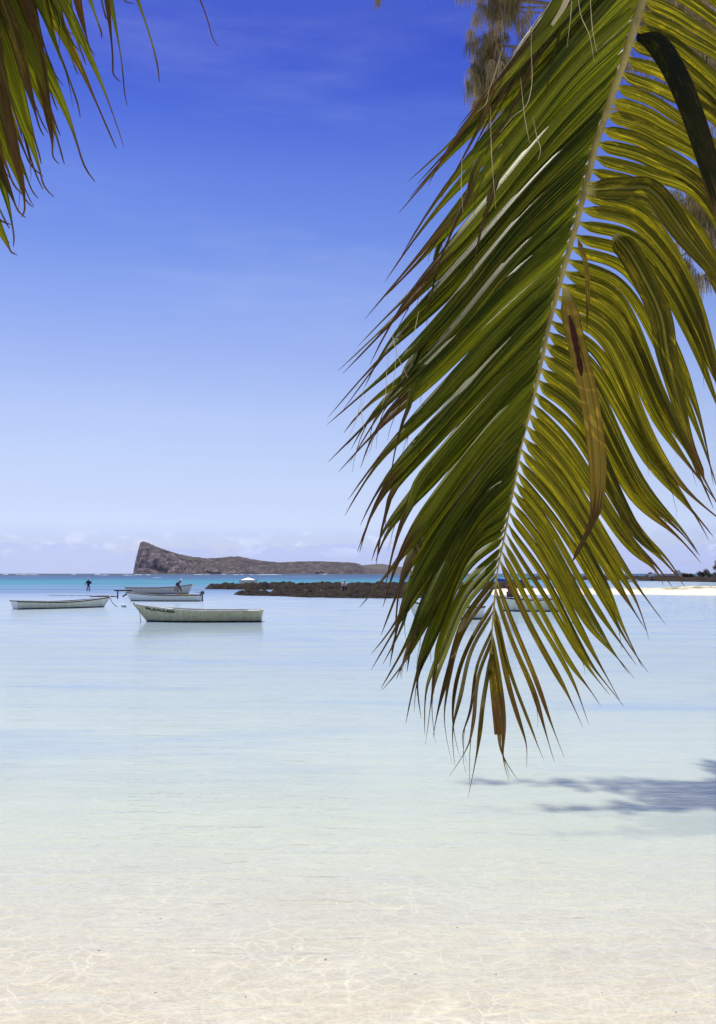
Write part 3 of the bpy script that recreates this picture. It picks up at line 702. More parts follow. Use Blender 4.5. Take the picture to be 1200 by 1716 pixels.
mb = MB(); mb.add([(1.6, -.7, .62), (4.0, -.5, .68), (4.0, .5, .68), (1.6, .7, .62), (2.0, -.55, 1.5), (3.3, -.42, 1.5), (3.3, .42, 1.5), (2.0, .55, 1.5)],
                  [(0, 1, 5, 4), (1, 2, 6, 5), (2, 3, 7, 6), (3, 0, 4, 7), (4, 5, 6, 7)]); mb.box((2.6, 0, 1.56), (1.9, 1.2, .07)); mb.build('cabin', M_white, mr)

# ------------------------------------------------------------------ mooring, buoys, ropes
g0 = ground(197, 1003)
mp = empty('mooring_post', (g0.x, g0.y, 0)); tag(mp, 'dark wooden post and cross beam standing in water behind the boats', 'mooring post')
sc = g0.y / F
mb = MB(); mb.tube([(0, 0, -.4), (0.01, 0, 0.25), (0, 0, 13.0 * sc)], [.06, .055, .05], 7); mb.build('post', M_darkwood, mp)
mb = MB(); mb.box((9 * sc, 0.07, 13.2 * sc), (30 * sc, .07, .10)); mb.build('beam', M_darkwood, mp)
mb = MB(); mb.tube([(8 * sc, .06, 3.2 * sc), (19 * sc, .1, 10 * sc)], .06, 6); mb.build('brace', M_darkwood, mp)
g1 = ground(176, 1000.3)
mb = MB(); mb.tube([(-1.3, 0, .02), (-.5, .05, .06), (.4, -.03, .06), (1.1, 0, .02)], [.05, .07, .07, .05], 7)
o = mb.build('driftwood_log', M_darkwood); o.location = (g1.x, g1.y, 0.0)
tag(o, 'dark log floating just behind the leftmost boat', 'log')
mb = MB()
g2 = ground(145, 998.6)
for k in range(5):
    mb.tube([(k * .75 - 2.4, rng.uniform(-.6, .6), -.02), (k * .75 - 1.9, rng.uniform(-.3, .3), .0), (k * .75 - 1.3, rng.uniform(-.3, .3), -.01)], [.03, .05, .03], 6)
o = mb.build('seaweed', M_darkwood, smooth=True); o.location = (g2.x - 1, g2.y, 0); tag(o, 'dark floating line of seaweed behind the leftmost boat', kind='stuff')
def buoy(px, py, r, label, mats, flat=1.0):
    g = ground(px, py); root = empty('buoy', (g.x, g.y, 0)); tag(root, label, 'buoy')
    mb = MB(); mb.sphere((0, 0, r * .45 * flat), (r, r, r * flat), 14); mb.build('float', mats[0], root, True)
    mb = MB(); mb.tube([(r * .95, 0, r * .35), (r * 1.35, 0, r * .35)], r * .33, 8); mb.tube([(0, 0, -.2), (0, 0, .05)], .03, 6); mb.build('eye', mats[1], root)
    return root
buoy(206.5, 1017.5, 0.13, 'round white mooring buoy right of the leftmost boat', (M_white, M_darkwood))
buoy(955, 1043.5, 0.16, 'small white float lying flat under the right side of the frond', (M_white, M_darkwood), 0.45)
def rope(label, pts, r, mat):
    mb = MB(); mb.tube(catmull([Vector(p) for p in pts], 14), r, 5); return tag(mb.build('mooring_rope', mat, smooth=True), label, 'rope')
a = at(184, 1001, ground(183, 1016.8).y); b = ground(199, 1016.5)
rope('blue grey rope hanging from the leftmost boat towards the buoy', [a, a.lerp(b, .35) + Vector((-.02, 0, -.14)), a.lerp(b, .7) + Vector((0, 0, -.13)), (b.x, b.y, -.02)], .022, M_rope)
Yb = b4.location.y; a = at(322, 980, Yb); b = at(336, 992, Yb - 2)
rope('pale rope from the raised bow of the greyish boat', [a, a.lerp(b, .5) + Vector((0, 0, -.05)), b], .02, M_ropew)
Yb = ground(236, 1042.5).y; a = at(233.5, 1018, Yb); b = ground(236, 1043.5)
rope('thin dark line hanging from the nearest boat bow into the water', [a, a.lerp(b, .5), (b.x, b.y, -.03)], .012, M_darkwood)

# ------------------------------------------------------------------ people
M_skin = pmat('brown_skin', (0.10, 0.05, 0.032), 0.55, 0.3, 0.1, 8)
M_skinl = pmat('light_skin', (0.42, 0.24, 0.16), 0.55, 0.3, 0.1, 8)
M_cap = pmat('white_cap', (0.80, 0.82, 0.84), 0.8, 0.1, 0.04, 8)
def cloth(name, c): return pmat(name, c, 0.85, 0.1, 0.15, 9, 0.2)
def skinned(name, joints, edges, mat, parent, root=0, sub=1):
    """continuous body surface grown over a joint skeleton"""
    me = bpy.data.meshes.new(name); bm = bmesh.new(); lay = bm.verts.layers.skin.verify()
    vs = []
    for i, (p, r) in enumerate(joints):
        v = bm.verts.new(p); v[lay].radius = (r, r) if not isinstance(r, tuple) else r; v[lay].use_root = (i == root); vs.append(v)
    for a, b in edges: bm.edges.new((vs[a], vs[b]))
    bm.to_mesh(me); bm.free()
    o = link(name, me, mat, parent)
    s = o.modifiers.new('skin', 'SKIN'); s.use_smooth_shade = True
    s2 = o.modifiers.new('sub', 'SUBSURF'); s2.levels = s2.render_levels = sub
    return o
def person(label, loc, rz, J, skin, wear, cap=True, hair=False):
    """J: joint name -> position (metres, local). wear: [(name, joints chain radii, material)]"""
    root = empty('person', loc, rz); tag(root, label, 'person')
    order = ['pelvis', 'waist', 'chest', 'neck', 'head', 'headtop', 'shL', 'elL', 'wrL', 'haL', 'shR', 'elR', 'wrR', 'haR', 'hipL', 'knL', 'anL', 'toL', 'hipR', 'knR', 'anR', 'toR']
    rad = dict(pelvis=.125, waist=.115, chest=.135, neck=.055, head=.085, headtop=.075, sh=.06, el=.042, wr=.030, ha=.035, hip=.085, kn=.058, an=.038, to=.035)
    rr = lambda n: rad.get(n, rad.get(n[:2], rad.get(n[:3], .05)))
    joints = [(J[n], rr(n)) for n in order]; ix = {n: i for i, n in enumerate(order)}
    E = [('pelvis', 'waist'), ('waist', 'chest'), ('chest', 'neck'), ('neck', 'head'), ('head', 'headtop')]
    for s in 'LR': E += [('chest', 'sh' + s), ('sh' + s, 'el' + s), ('el' + s, 'wr' + s), ('wr' + s, 'ha' + s), ('pelvis', 'hip' + s), ('hip' + s, 'kn' + s), ('kn' + s, 'an' + s), ('an' + s, 'to' + s)]
    # hand fingers and the nose belong to the same continuous body
    extra = []
    for s in 'LR':
        h = Vector(J['ha' + s]); w_ = Vector(J['wr' + s]); d = (h - w_).normalized(); o_ = d.orthogonal().normalized()
        for k in range(5):
            off = o_ * (k - 2) * .018 if k < 4 else o_ * .05
            extra.append(('ha' + s, h + off + d * (.07 - .008 * abs(k - 1.5) if k < 4 else .01), .009))
    hd = Vector(J['head']); fwd = Vector(J.get('face', (0, -1, 0))).normalized()
    extra.append(('head', hd + fwd * .115, .018))
    edges = [(ix[a], ix[b]) for a, b in E]
    for (pn, p, r) in extra: joints.append((p, r)); edges.append((ix[pn], len(joints) - 1))
    skinned('body', joints, edges, skin, root)
    for nm, chains, mat in wear:
        jj = []; ee = []; mp_ = {}
        for ch in chains:
            prev = None
            for jn, r in ch:
                key = jn if isinstance(jn, str) else str(jn)
                if key not in mp_:
                    if isinstance(jn, str): p = J[jn]
                    else: p = Vector(J[jn[0]]).lerp(Vector(J[jn[1]]), jn[2])
                    mp_[key] = len(jj); jj.append((p, r))
                if prev is not None: ee.append((prev, mp_[key]))
                prev = mp_[key]
        skinned(nm, jj, ee, mat, root)
    ht = Vector(J['headtop']); mb = MB()
    c_ = hd.lerp(ht, .75); up = (ht - hd).normalized()
    mb.sphere(c_ + up * .015, (.098, .098, .080), 12)
    mb.sphere(c_ + fwd * .10, (.085, .085, .014), 10)
    mb.build('cap' if cap else 'hair', M_cap if cap else M_darkwood, root, True)
    return root
# man wading, seen from behind at a slant, carrying a dark bag on his arm
Yw = ground(148, 990.5).y; g0 = ground(148, 990.5)
J = dict(pelvis=(0, 0, .42 + .05), waist=(.01, 0, .62), chest=(.0, 0, .86), neck=(0, -.01, 1.04), head=(-.02, -.03, 1.15), headtop=(-.03, -.03, 1.25),
         shL=(-.17, 0, .96), elL=(-.27, .02, .74), wrL=(-.22, -.14, .60), haL=(-.19, -.20, .58), shR=(.17, 0, .96), elR=(.28, -.02, .76), wrR=(.16, -.17, .74), haR=(.11, -.20, .74),
         hipL=(-.09, 0, .40), knL=(-.13, -.03, .02), anL=(-.14, .04, -.38), toL=(-.15, -.10, -.42), hipR=(.09, 0, .40), knR=(.11, -.01, .02), anR=(.12, .05, -.38), toR=(.13, -.09, -.42), face=(-.4, -.9, 0))
J = {k: tuple(c * 1.13 if k != 'face' else c for c in v) for k, v in J.items()}
pr = person('man in white cap and pinkish shorts wading knee deep in the lagoon', (g0.x, g0.y, 0), 0, J, M_skin,
       [('dark_shirt', [[('pelvis', .15), ('waist', .15), ('chest', .165), (('chest', 'neck', .5), .09)], [('chest', .165), ('shL', .08), (('shL', 'elL', .7), .065)], [('chest', .165), ('shR', .08), (('shR', 'elR', .7), .065)]], cloth('navy_cloth', (0.03, 0.03, 0.06))),
        ('shorts', [[('pelvis', .155), ('hipL', .11), (('hipL', 'knL', .55), .10)], [('pelvis', .155), ('hipR', .11), (('hipR', 'knR', .55), .10)]], cloth('pink_cloth', (0.70, 0.52, 0.56)))])
mb = MB(); mb.sphere((0, 0, 0), (.16, .10, .13), 12); mb.sphere((.06, .02, .06), (.12, .08, .08), 10); mb.tube([(-.1, 0, .06), (0, 0, .2), (.1, 0, .06)], .01, 5)
o = mb.build('bag', cloth('dark_bag', (0.02, 0.03, 0.045)), smooth=True); o.location = (g0.x + .26, g0.y - .2, .95); tag(o, 'dark bag held by the wading man', 'bag')

# man standing in the white boat, bending forward to the right
Yc = b3.location.y; c0 = at(297, 997.5, Yc)
J = dict(pelvis=(-.10, 0, .80), waist=(-.05, 0, .95), chest=(.08, 0, 1.15), neck=(.17, 0, 1.27), head=(.25, 0, 1.34), headtop=(.29, 0, 1.44),
         shL=(.08, .18, 1.20), elL=(.17, .22, .92), wrL=(.26, .15, .70), haL=(.30, .12, .63), shR=(.08, -.18, 1.20), elR=(.16, -.21, .92), wrR=(.27, -.14, .70), haR=(.31, -.11, .63),
         hipL=(-.08, .09, .78), knL=(.07, .13, .42), anL=(.04, .14, .06), toL=(.20, .14, .02), hipR=(-.08, -.09, .78), knR=(-.02, -.12, .42), anR=(-.06, -.12, .06), toR=(.09, -.13, .02), face=(.8, -.2, -.5))
J = {k: tuple(c * .93 if k != 'face' else c for c in v) for k, v in J.items()}
person('man in white cap and shirt stooping in the white motor boat', (c0.x, Yc, c0.z - .22), 0, J, M_skin,
       [('shirt', [[('pelvis', .15), ('waist', .15), ('chest', .17), (('chest', 'neck', .5), .09)], [('chest', .17), ('shL', .085), (('shL', 'elL', .8), .065)]], cloth('white_cloth', (0.72, 0.75, 0.80))),
        ('vest', [[(('waist', 'pelvis', .2), .155), (('chest', 'shR', .5), .15), ('shR', .09), (('shR', 'elR', .8), .068)]], cloth('slate_cloth', (0.05, 0.06, 0.085))),
        ('trousers', [[('pelvis', .15), ('hipL', .11), ('knL', .08), ('anL', .06)], [('pelvis', .15), ('hipR', .11), ('knR', .08), ('anR', .06)]], cloth('grey_cloth', (0.30, 0.27, 0.26)))])

# person sitting on the near reef with bare legs, facing us
ys = max((78 + .25 * i for i in range(80)), key=lambda q: f1(at(577, 985, q).x, q)); c0 = at(577, 985, ys); zs = f1(c0.x, ys)
J = dict(pelvis=(.05, .10, .12), waist=(.05, .10, .30), chest=(.03, .04, .50), neck=(0, 0, .66), head=(-.02, -.05, .76), headtop=(-.03, -.05, .86),
         shL=(-.16, .03, .56), elL=(-.24, -.12, .36), wrL=(-.14, -.30, .30), haL=(-.10, -.36, .30), shR=(.20, .03, .56), elR=(.28, -.10, .36), wrR=(.18, -.28, .30), haR=(.14, -.34, .30),
         hipL=(-.06, .06, .11), knL=(-.16, -.36, .34), anL=(-.26, -.46, -.05), toL=(-.32, -.58, -.08), hipR=(.15, .06, .11), knR=(.14, -.38, .36), anR=(.05, -.48, -.05), toR=(.03, -.60, -.08), face=(-.2, -.9, -.3))
seat = max(0.3, c0.z)
person('bare legged person in white cap and white shirt sitting on the dark reef', (c0.x, ys, zs + .03), 0, J, M_skinl,
       [('white_shirt', [[('pelvis', .15), ('waist', .15), ('chest', .165), (('chest', 'neck', .4), .09)], [('chest', .165), ('shL', .085), (('shL', 'elL', .8), .068)], [('chest', .165), ('shR', .085), (('shR', 'elR', .8), .068)]], cloth('white_linen', (0.80, 0.80, 0.82))),
        ('shorts', [[('pelvis', .15), ('hipL', .11), (('hipL', 'knL', .4), .10)], [('pelvis', .15), ('hipR', .11), (('hipR', 'knR', .4), .10)]], cloth('dark_shorts', (0.05, 0.03, 0.03)))])
# person in the boat behind the frond
Yc = b5.location.y; c0 = at(856, 998, Yc)
J2 = {k: v for k, v in J.items()}
person('person in dark red shirt and white cap sitting in the pale green boat', (c0.x, Yc, c0.z - .05), .4, J2, M_skin,
       [('red_shirt', [[('pelvis', .15), ('waist', .15), ('chest', .165), (('chest', 'neck', .4), .09)], [('chest', .165), ('shL', .085), (('shL', 'elL', .8), .068)], [('chest', .165), ('shR', .085), (('shR', 'elR', .8), .068)]], cloth('red_cloth', (0.22, 0.03, 0.03))),
        ('shorts', [[('pelvis', .15), ('hipL', .11), (('hipL', 'knL', .4), .10)], [('pelvis', .15), ('hipR', .11), (('hipR', 'knR', .4), .10)]], cloth('brown_shorts', (0.09, 0.06, 0.05)))])

# ------------------------------------------------------------------ foliage
def needle_mat(name, cols, wt=.35):
    m = bpy.data.materials.new(name); m.use_nodes = True; N = NT(m.node_tree); N.n.clear()
    tone = N.node('ShaderNodeAttribute', attribute_name='tone').outputs['Fac']
    col = N.ramp(tone, [(0.1, cols[0]), (0.5, cols[1]), (0.95, cols[2])])
    d = N.node('ShaderNodeBsdfDiffuse', {'Color': col}); t = N.node('ShaderNodeBsdfTranslucent', {'Color': col})
    mx = N.node('ShaderNodeMixShader', {0: wt, 1: d.outputs[0], 2: t.outputs[0]})
    N.l.new(mx.outputs[0], N.node('ShaderNodeOutputMaterial').inputs[0]); return m
M_cas = needle_mat('casuarina_needles', [(0.11, 0.10, 0.045), (0.30, 0.25, 0.13), (0.58, 0.45, 0.29)], .45)
nr = np.random.default_rng(11)
def strands(name, clumps, mat, parent, wdt=0.007, seg=3):
    """drooping needle branchlets: thin ribbons bunched round the given clumps (centre, radii, count, length)"""
    V, Fc, T = [], [], []; k0 = 0
    for c, r, cnt, ln in clumps:
        # sub tufts give light and dark clumps with gaps
        nt = max(3, cnt // 38); tc_ = nr.normal(size=(nt, 3)); tc_ /= np.linalg.norm(tc_, axis=1)[:, None]; tc_ *= (nr.random((nt, 1)) ** .45) * np.array(r)
        tt = nr.random(nt)
        for j in range(cnt):
            q = nr.integers(nt); base = np.array(c) + tc_[q] + nr.normal(size=3) * np.array(r) * .07
            L = ln * (.5 + nr.random()); az = nr.random() * 6.283; out = np.array([math.cos(az), math.sin(az), 0]) * (.25 + .35 * nr.random())
            side = np.array([-math.sin(az + nr.random() * 3), math.cos(az + nr.random() * 3), 0]); side /= np.linalg.norm(side)
            pts = []
            for s_ in range(seg + 1):
                u = s_ / seg; pts.append(base + L * (out * u * (1 - .45 * u) + np.array([0, 0, .18 * u - .95 * u * u])))
            for s_, p in enumerate(pts):
                w_ = wdt * (1 - .6 * s_ / seg); V.append(p - side * w_ / 2); V.append(p + side * w_ / 2)
            for s_ in range(seg): Fc.append((k0 + 2 * s_, k0 + 2 * s_ + 1, k0 + 2 * s_ + 3, k0 + 2 * s_ + 2))
            T += [min(1, max(0, tt[q] * .7 + nr.random() * .35))] * (2 * (seg + 1)); k0 += 2 * (seg + 1)
    me = bpy.data.meshes.new(name); me.from_pydata([tuple(v) for v in V], [], Fc)
    at_ = me.attributes.new('tone', 'FLOAT', 'POINT'); at_.data.foreach_set('value', T)
    o = link(name, me, mat, parent); return o
Yc = 15.2
TR = Vector((8.6, 16.5, 0))
ct = empty('casuarina_tree', (0, 0, 0)); tag(ct, 'drooping brownish green casuarina tree behind the palm frond at top right', 'tree')
cl = []
def C(px, py, rpx, rpy, n, L=.42, Y=Yc, d=.5):
    p = at(px, py, Y); s_ = Y / F; cl.append((tuple(p), (rpx * s_, d, rpy * s_), n, L)); return p
tips = []
for a in [(833, 10, 42, 40, 900), (848, -40, 40, 40, 700), (815, 75, 34, 42, 1100), (845, 110, 36, 42, 900), (806, 128, 26, 30, 900), (812, 178, 24, 22, 700), (860, 165, 30, 40, 600), (870, 20, 34, 60, 500), (790, -20, 30, 22, 260), (635, -14, 16, 9, 110, .25)]:
    tips.append(C(*a))
for a in [(1192, 125, 28, 30, 1100), (1215, 90, 30, 50, 500), (1128, 345, 46, 30, 1100), (1172, 362, 38, 34, 1200), (1200, 380, 26, 60, 600), (1122, 440, 30, 30, 900), (1150, 475, 26, 34, 800), (1195, 300, 40, 50, 500), (1240, 400, 40, 80, 600), (1090, 350, 30, 16, 160)]:
    tips.append(C(*a))
# unseen boughs above and right of view, placed to throw shade on the shallows
for (x, y, z, rx, ry, rz_, n) in [(-1.0, 16.2, 12.6, .5, .12, .10, 130), (-.3, 16.1, 12.5, .6, .14, .10, 220), (.4, 15.9, 12.5, .6, .40, .14, 700), (.9, 15.55, 12.5, .6, .45, .14, 900), (1.3, 15.9, 12.5, .6, .45, .14, 1100), (.55, 15.3, 12.5, .6, .3, .14, 550), (1.1, 15.8, 12.4, .6, .35, .14, 900), (1.8, 15.8, 12.5, .7, .6, .2, 1500), (2.2, 16.3, 12.7, .7, .6, .2, 1300), (1.9, 15.2, 12.7, .6, .5, .2, 1200),
        (-.35, 15.0, 12.3, .45, .10, .10, 160), (.3, 15.0, 12.3, .5, .15, .12, 330), (.95, 15.1, 12.4, .5, .25, .15, 600), (1.5, 15.4, 12.4, .6, .4, .2, 900), (2.4, 15.5, 12.3, .6, .7, .3, 1200),
        (3.4, 15.4, 12.4, .9, .7, .4, 1500), (2.6, 15.0, 12.6, .7, .5, .3, 1100), (4.6, 14.9, 11.4, 1.2, .5, .5, 1200), (5.4, 15.2, 10.6, 1.1, .6, .7, 1500), (6.2, 15.0, 11.4, 1.2, .7, .9, 1500), (6.6, 16.0, 9.2, 1.1, .8, .9, 1200), (7.6, 15.4, 7.6, 1.1, .8, .9, 900), (8.4, 16.2, 10.8, 1.4, 1.1, 1.2, 1500), (8.2, 16.8, 13.0, 1.2, 1.1, 1.1, 900), (10, 17, 9.5, 1.3, 1.2, 1.2, 900)]:
    cl.append(((x, y, z), (rx, ry, rz_), n, .45)); tips.append(Vector((x, y, z)))
strands('crown', [(c, r, int(n * 1.5), ln * .62) for c, r, n, ln in cl], M_cas, ct, .011)
mb = MB(); trunk = catmull([TR, TR + Vector((-.2, 0, 3)), TR + Vector((.1, -.2, 6.5)), TR + Vector((-.3, 0, 10)), TR + Vector((-.4, 0, 13.5))], 16)
mb.tube(trunk, [.34 - .3 * i / 16 for i in range(17)], 12); mb.build('trunk', M_bark, ct, True)
for i, tp in enumerate(tips):
    s_ = trunk[min(16, 6 + int(max(0, min(10, (tp.z - 3) * .75))))] if tp.z > 5 else trunk[5]
    mid = s_.lerp(tp, .55) + Vector((0, 0, .7)); mb = MB()
    mb.tube(catmull([s_, mid, tp], 10), [.07 - .006 * k for k in range(11)], 6); mb.build('branch', M_bark, ct, True)

# shrubs and a tree on the far right shore
M_shr = needle_mat('shore_shrub_leaves', [(0.03, 0.035, 0.012), (0.07, 0.075, 0.03), (0.16, 0.13, 0.07)], .3)
def leafblob(name, parent, cl, lw, mat):
    V, Fc, T = [], [], []; k = 0
    for c, r, n in cl:
        for j in range(n):
            d = nr.normal(size=3); d /= np.linalg.norm(d); p = np.array(c) + d * np.array(r) * nr.random() ** .4
            a = nr.normal(size=3); a /= np.linalg.norm(a); b = np.cross(a, d); b /= (np.linalg.norm(b) + 1e-6); s_ = lw * (.6 + .8 * nr.random())
            V += [p - a * s_, p + b * s_ * .5, p + a * s_, p - b * s_ * .5]; Fc.append((k, k + 1, k + 2, k + 3)); k += 4; T += [nr.random()] * 4
    me = bpy.data.meshes.new(name); me.from_pydata([tuple(v) for v in V], [], Fc)
    me.attributes.new('tone', 'FLOAT', 'POINT').data.foreach_set('value', T); return link(name, me, mat, parent)
for i, (px, py, hpx, wpx, Y) in enumerate([(1092, 966, 6, 8, 290), (1152, 965, 7, 14, 285), (1176, 965, 11, 18, 280), (1200, 967, 9, 26, 270)]):
    p = at(px, py, Y); s_ = Y / F; rt = empty('shore_shrub', (p.x, Y, 0.2))
    lab = ['tiny dark shrub left of the white motor boat on the shore', 'low wide dark shrub right of the white motor boat', 'tallest dark shrub on the shore rocks near the right edge', 'wide low shrub at the right edge behind the sand spit', 'rightmost shrub beyond the edge tree'][i]
    tag(rt, lab, 'shrub', 'shrubs on the far right shore')
    h = p.z + hpx * s_ - .2
    leafblob('foliage', rt, [((rng.uniform(-.5, .5) * wpx * s_, rng.uniform(-.6, .6), h * (.45 + .4 * rng.random())), (wpx * s_ * .33, 1.0, h * .25), 220) for _ in range(5)], .16, M_shr)
    mb = MB(); mb.tube([(0, 0, -.2), (.1, 0, h * .6)], [.12, .05], 6); mb.build('stem', M_bark, rt)
p = at(1212, 968, 150); s_ = 150 / F
rt = empty('shore_tree', (p.x, 150, 0.3)); tag(rt, 'brownish small tree at the right edge above the far shore', 'tree')
leafblob('crown', rt, [((rng.uniform(-16, 14) * s_, rng.uniform(-.8, .8), (24 + rng.uniform(-12, 16)) * s_ + 1.2), (7 * s_, .6, 6 * s_), 190) for _ in range(12)], .13, needle_mat('brown_tree_leaves', [(0.05, 0.035, 0.02), (0.12, 0.08, 0.045), (0.25, 0.17, 0.10)], .3))
mb = MB(); mb.tube([(.2, 0, -.2), (.1, 0, 1.0), (-.1, 0, 2.8)], [.16, .12, .05], 8); mb.build('trunk', M_bark, rt, True)
# scattered bits of shell and coral on the sand
mb = MB()
for _ in range(60):
    y = rng.uniform(3.9, 8.5); x = rng.uniform(-.42, .42) * y; r = rng.uniform(.002, .006); z = seabed_z(x, y)
    mb.sphere((x, y, z + r * .3), (r * rng.uniform(.8, 1.8), r * rng.uniform(.7, 1.4), r * .6), 6)
tag(mb.build('pebbles', pmat('coral_bits', (0.30, 0.23, 0.17), 0.8, 0.2, 0.5, 40), smooth=True), 'small bits of coral and shell on the sand under the water', kind='stuff')
# ------------------------------------------------------------------ coconut palm with two hanging fronds
lr = random.Random(21)
def ribbon(name, P, width, base_n, roll, fold, mat, parent, tone, hairs=0, n_across=6, wprof=None, cut=False):
    """one leaflet blade: P centre line points, lambda-folded along the midrib; UV u across, v along"""
    n = len(P) - 1; vs = []; uv = []
    us = [i / n_across for i in range(n_across + 1)]
    Lt = sum((P[i + 1] - P[i]).length for i in range(n))
    for i, p in enumerate(P):
        v = i / n
        t = (P[min(i + 1, n)] - P[max(i - 1, 0)]).normalized()
        nn = base_n(p, v); nn = (nn - t * nn.dot(t)).normalized()
        nn = Matrix.Rotation(roll(v), 3, t) @ nn
        side = t.cross(nn)
        wd = width * (wprof(v) if wprof else 1)
        fo = fold * (1 - .5 * v)
        for u in us:
            a = (u - .5) * 2
            off = side * (a * wd / 2 * math.cos(fo)) - nn * (abs(a) * wd / 2 * math.sin(fo))
            off += nn * (.0012 * math.sin(u * 19 + tone * 40)) * min(1, wd / .02)
            vs.append(p + off); uv.append((u, v))
    K = n_across + 1; fs = [(i * K + k, i * K + k + 1, (i + 1) * K + k + 1, (i + 1) * K + k) for i in range(n) for k in range(n_across)]
    for h in range(hairs):
        # split dry threads hanging from the end
        i0 = int(n * lr.uniform(.62, .9)); p0 = P[i0].copy(); d = (P[min(n, i0 + 1)] - P[i0]).normalized()
        ln = lr.uniform(.06, .17); g = Vector((lr.uniform(-.3, .3), lr.uniform(-.3, .3), -1)).normalized(); b = len(vs); m_ = 6; sd_ = d.orthogonal().normalized()
        for k in range(m_ + 1):
            q = k / m_; dd = d.lerp(g, q ** .8 * lr.uniform(.5, 1)); p0 = p0 + dd * ln / m_ if k else p0
            ww = .0022 * (1 - q * .8); vs += [p0 - sd_ * ww, p0 + sd_ * ww]; uv += [(.45, .9 + .1 * q), (.55, .9 + .1 * q)]
        for k in range(m_): fs.append((b + 2 * k, b + 2 * k + 1, b + 2 * k + 3, b + 2 * k + 2))
    return vs, fs, uv, tone
def emit(name, items, mat, parent):
    V = []; Fc = []; U = []; T = []
    for vs, fs, uv, tone in items:
        k = len(V); V += vs; Fc += [tuple(a + k for a in f) for f in fs]; U += uv; T += [tone] * len(vs)
    me = bpy.data.meshes.new(name); me.from_pydata([tuple(v) for v in V], [], Fc)
    me.attributes.new('tone', 'FLOAT', 'POINT').data.foreach_set('value', T)
    ul = me.uv_layers.new(name='UVMap'); li = np.zeros(len(me.loops), dtype=np.int32); me.loops.foreach_get('vertex_index', li)
    ul.data.foreach_set('uv', np.array(U, dtype=np.float32)[li].ravel())
    return link(name, me, mat, parent)
CAM = Vector((0, 0, EYE))
def toward(p, v): return (CAM - p).normalized()
def blade(v):      # width profile: narrow foot, long body, hair-fine tip
    return (.22 + .78 * sstep(0, .10, v)) * (1 - .18 * v) * (1 - sstep(.62, .96, v) * .88) * (1 - .8 * sstep(.96, 1, v))

RACH = [(-560, (1300, -560)), (-360, (1205, -360)), (-200, (1145, -200)), (-90, (1108, -90)), (0, (1077, 0)), (104, (1045, 104)), (152, (1028, 152)), (238, (999, 238)), (305, (983, 305)), (383, (964, 383)), (475, (938, 475)), (535, (922, 535)),
        (593, (910, 593)), (664, (895, 664)), (738, (875, 738)), (810, (862, 810)), (880, (849, 880)), (930, (839, 930)), (960, (833, 960)), (1013, (828, 1013)), (1067, (824, 1067)), (1095, (822, 1095))]
LEFT = [(-560, (1180, -380), (1030, -120), (900, 90)), (-330, (1060, -150), (920, 20), (765, 215)), (-200, (1010, -40), (870, 110), (708, 292)), (0, (960, 105), (810, 290), (640, 480)), (104, (930, 220), (775, 395), (600, 585)), (238, (880, 350), (725, 530), (560, 680)),
        (305, (870, 415), (722, 590), (560, 715)), (383, (850, 480), (720, 610), (582, 745)), (475, (835, 580), (715, 710), (583, 850)), (535, (820, 640), (705, 765), (575, 925)), (593, (815, 690), (710, 815), (612, 945)),
        (664, (810, 760), (712, 895), (640, 1020)), (738, (800, 820), (708, 960), (648, 1090)), (810, (790, 880), (718, 1010), (660, 1125)), (880, (780, 930), (722, 1060), (680, 1175)), (930, (775, 1000), (735, 1095), (700, 1205)),
        (960, (775, 1040), (745, 1125), (728, 1235)), (1013, (785, 1085), (765, 1165), (752, 1255)), (1067, (802, 1135), (790, 1205), (781, 1290)), (1095, (812, 1160), (805, 1225), (797, 1310))]
RIGHT = [(-560, (1420, -520), (1560, -360), (1680, -100)), (-300, (1290, -265), (1420, -150), (1540, 60)), (-90, (1185, -68), (1300, 20), (1400, 220)), (0, (1150, 36), (1260, 130), (1370, 340)), (104, (1125, 138), (1230, 230), (1330, 430)), (152, (1110, 185), (1215, 272), (1320, 500)),
         (238, (1090, 268), (1200, 342), (1300, 590)), (305, (1085, 335), (1170, 430), (1262, 680)), (383, (1070, 420), (1150, 560), (1225, 770)), (475, (1035, 530), (1115, 690), (1197, 835)), (535, (1005, 590), (1090, 760), (1198, 888)),
         (593, (985, 655), (1075, 820), (1173, 924)), (664, (965, 735), (1058, 890), (1135, 960)), (738, (945, 820), (1025, 945), (1080, 1045)), (810, (925, 890), (995, 1020), (1052, 1110)), (880, (908, 970), (972, 1080), (1028, 1167)),
         (930, (885, 1020), (937, 1120), (980, 1196)), (960, (872, 1060), (910, 1160), (943, 1242)), (1013, (853, 1110), (885, 1200), (906, 1285)), (1067, (832, 1140), (839, 1220), (837, 1300)), (1095, (824, 1130), (829, 1180), (832, 1228))]
def rY(s): return 2.44 + .10 * sstep(1100, -100, s) + max(0, (-s - 90)) * .0002
def rach(s): return lut(RACH, s)[0]
LG = [-420, -250, -120, -20, 70, 150, 235, 300, 352, 420, 470, 545, 610, 690, 770, 850, 905, 950, 1000, 1040, 1075, 1100]
RG = [-400, -200, -60, 40, 130, 200, 262, 322, 395, 450, 505, 560, 625, 700, 760, 815, 860, 900, 940, 975, 1010, 1050, 1100]
def grp(G, s):
    for a, b in zip(G, G[1:]):
        if a <= s < b: return (a + b) / 2, (b - a)
    return s, 1
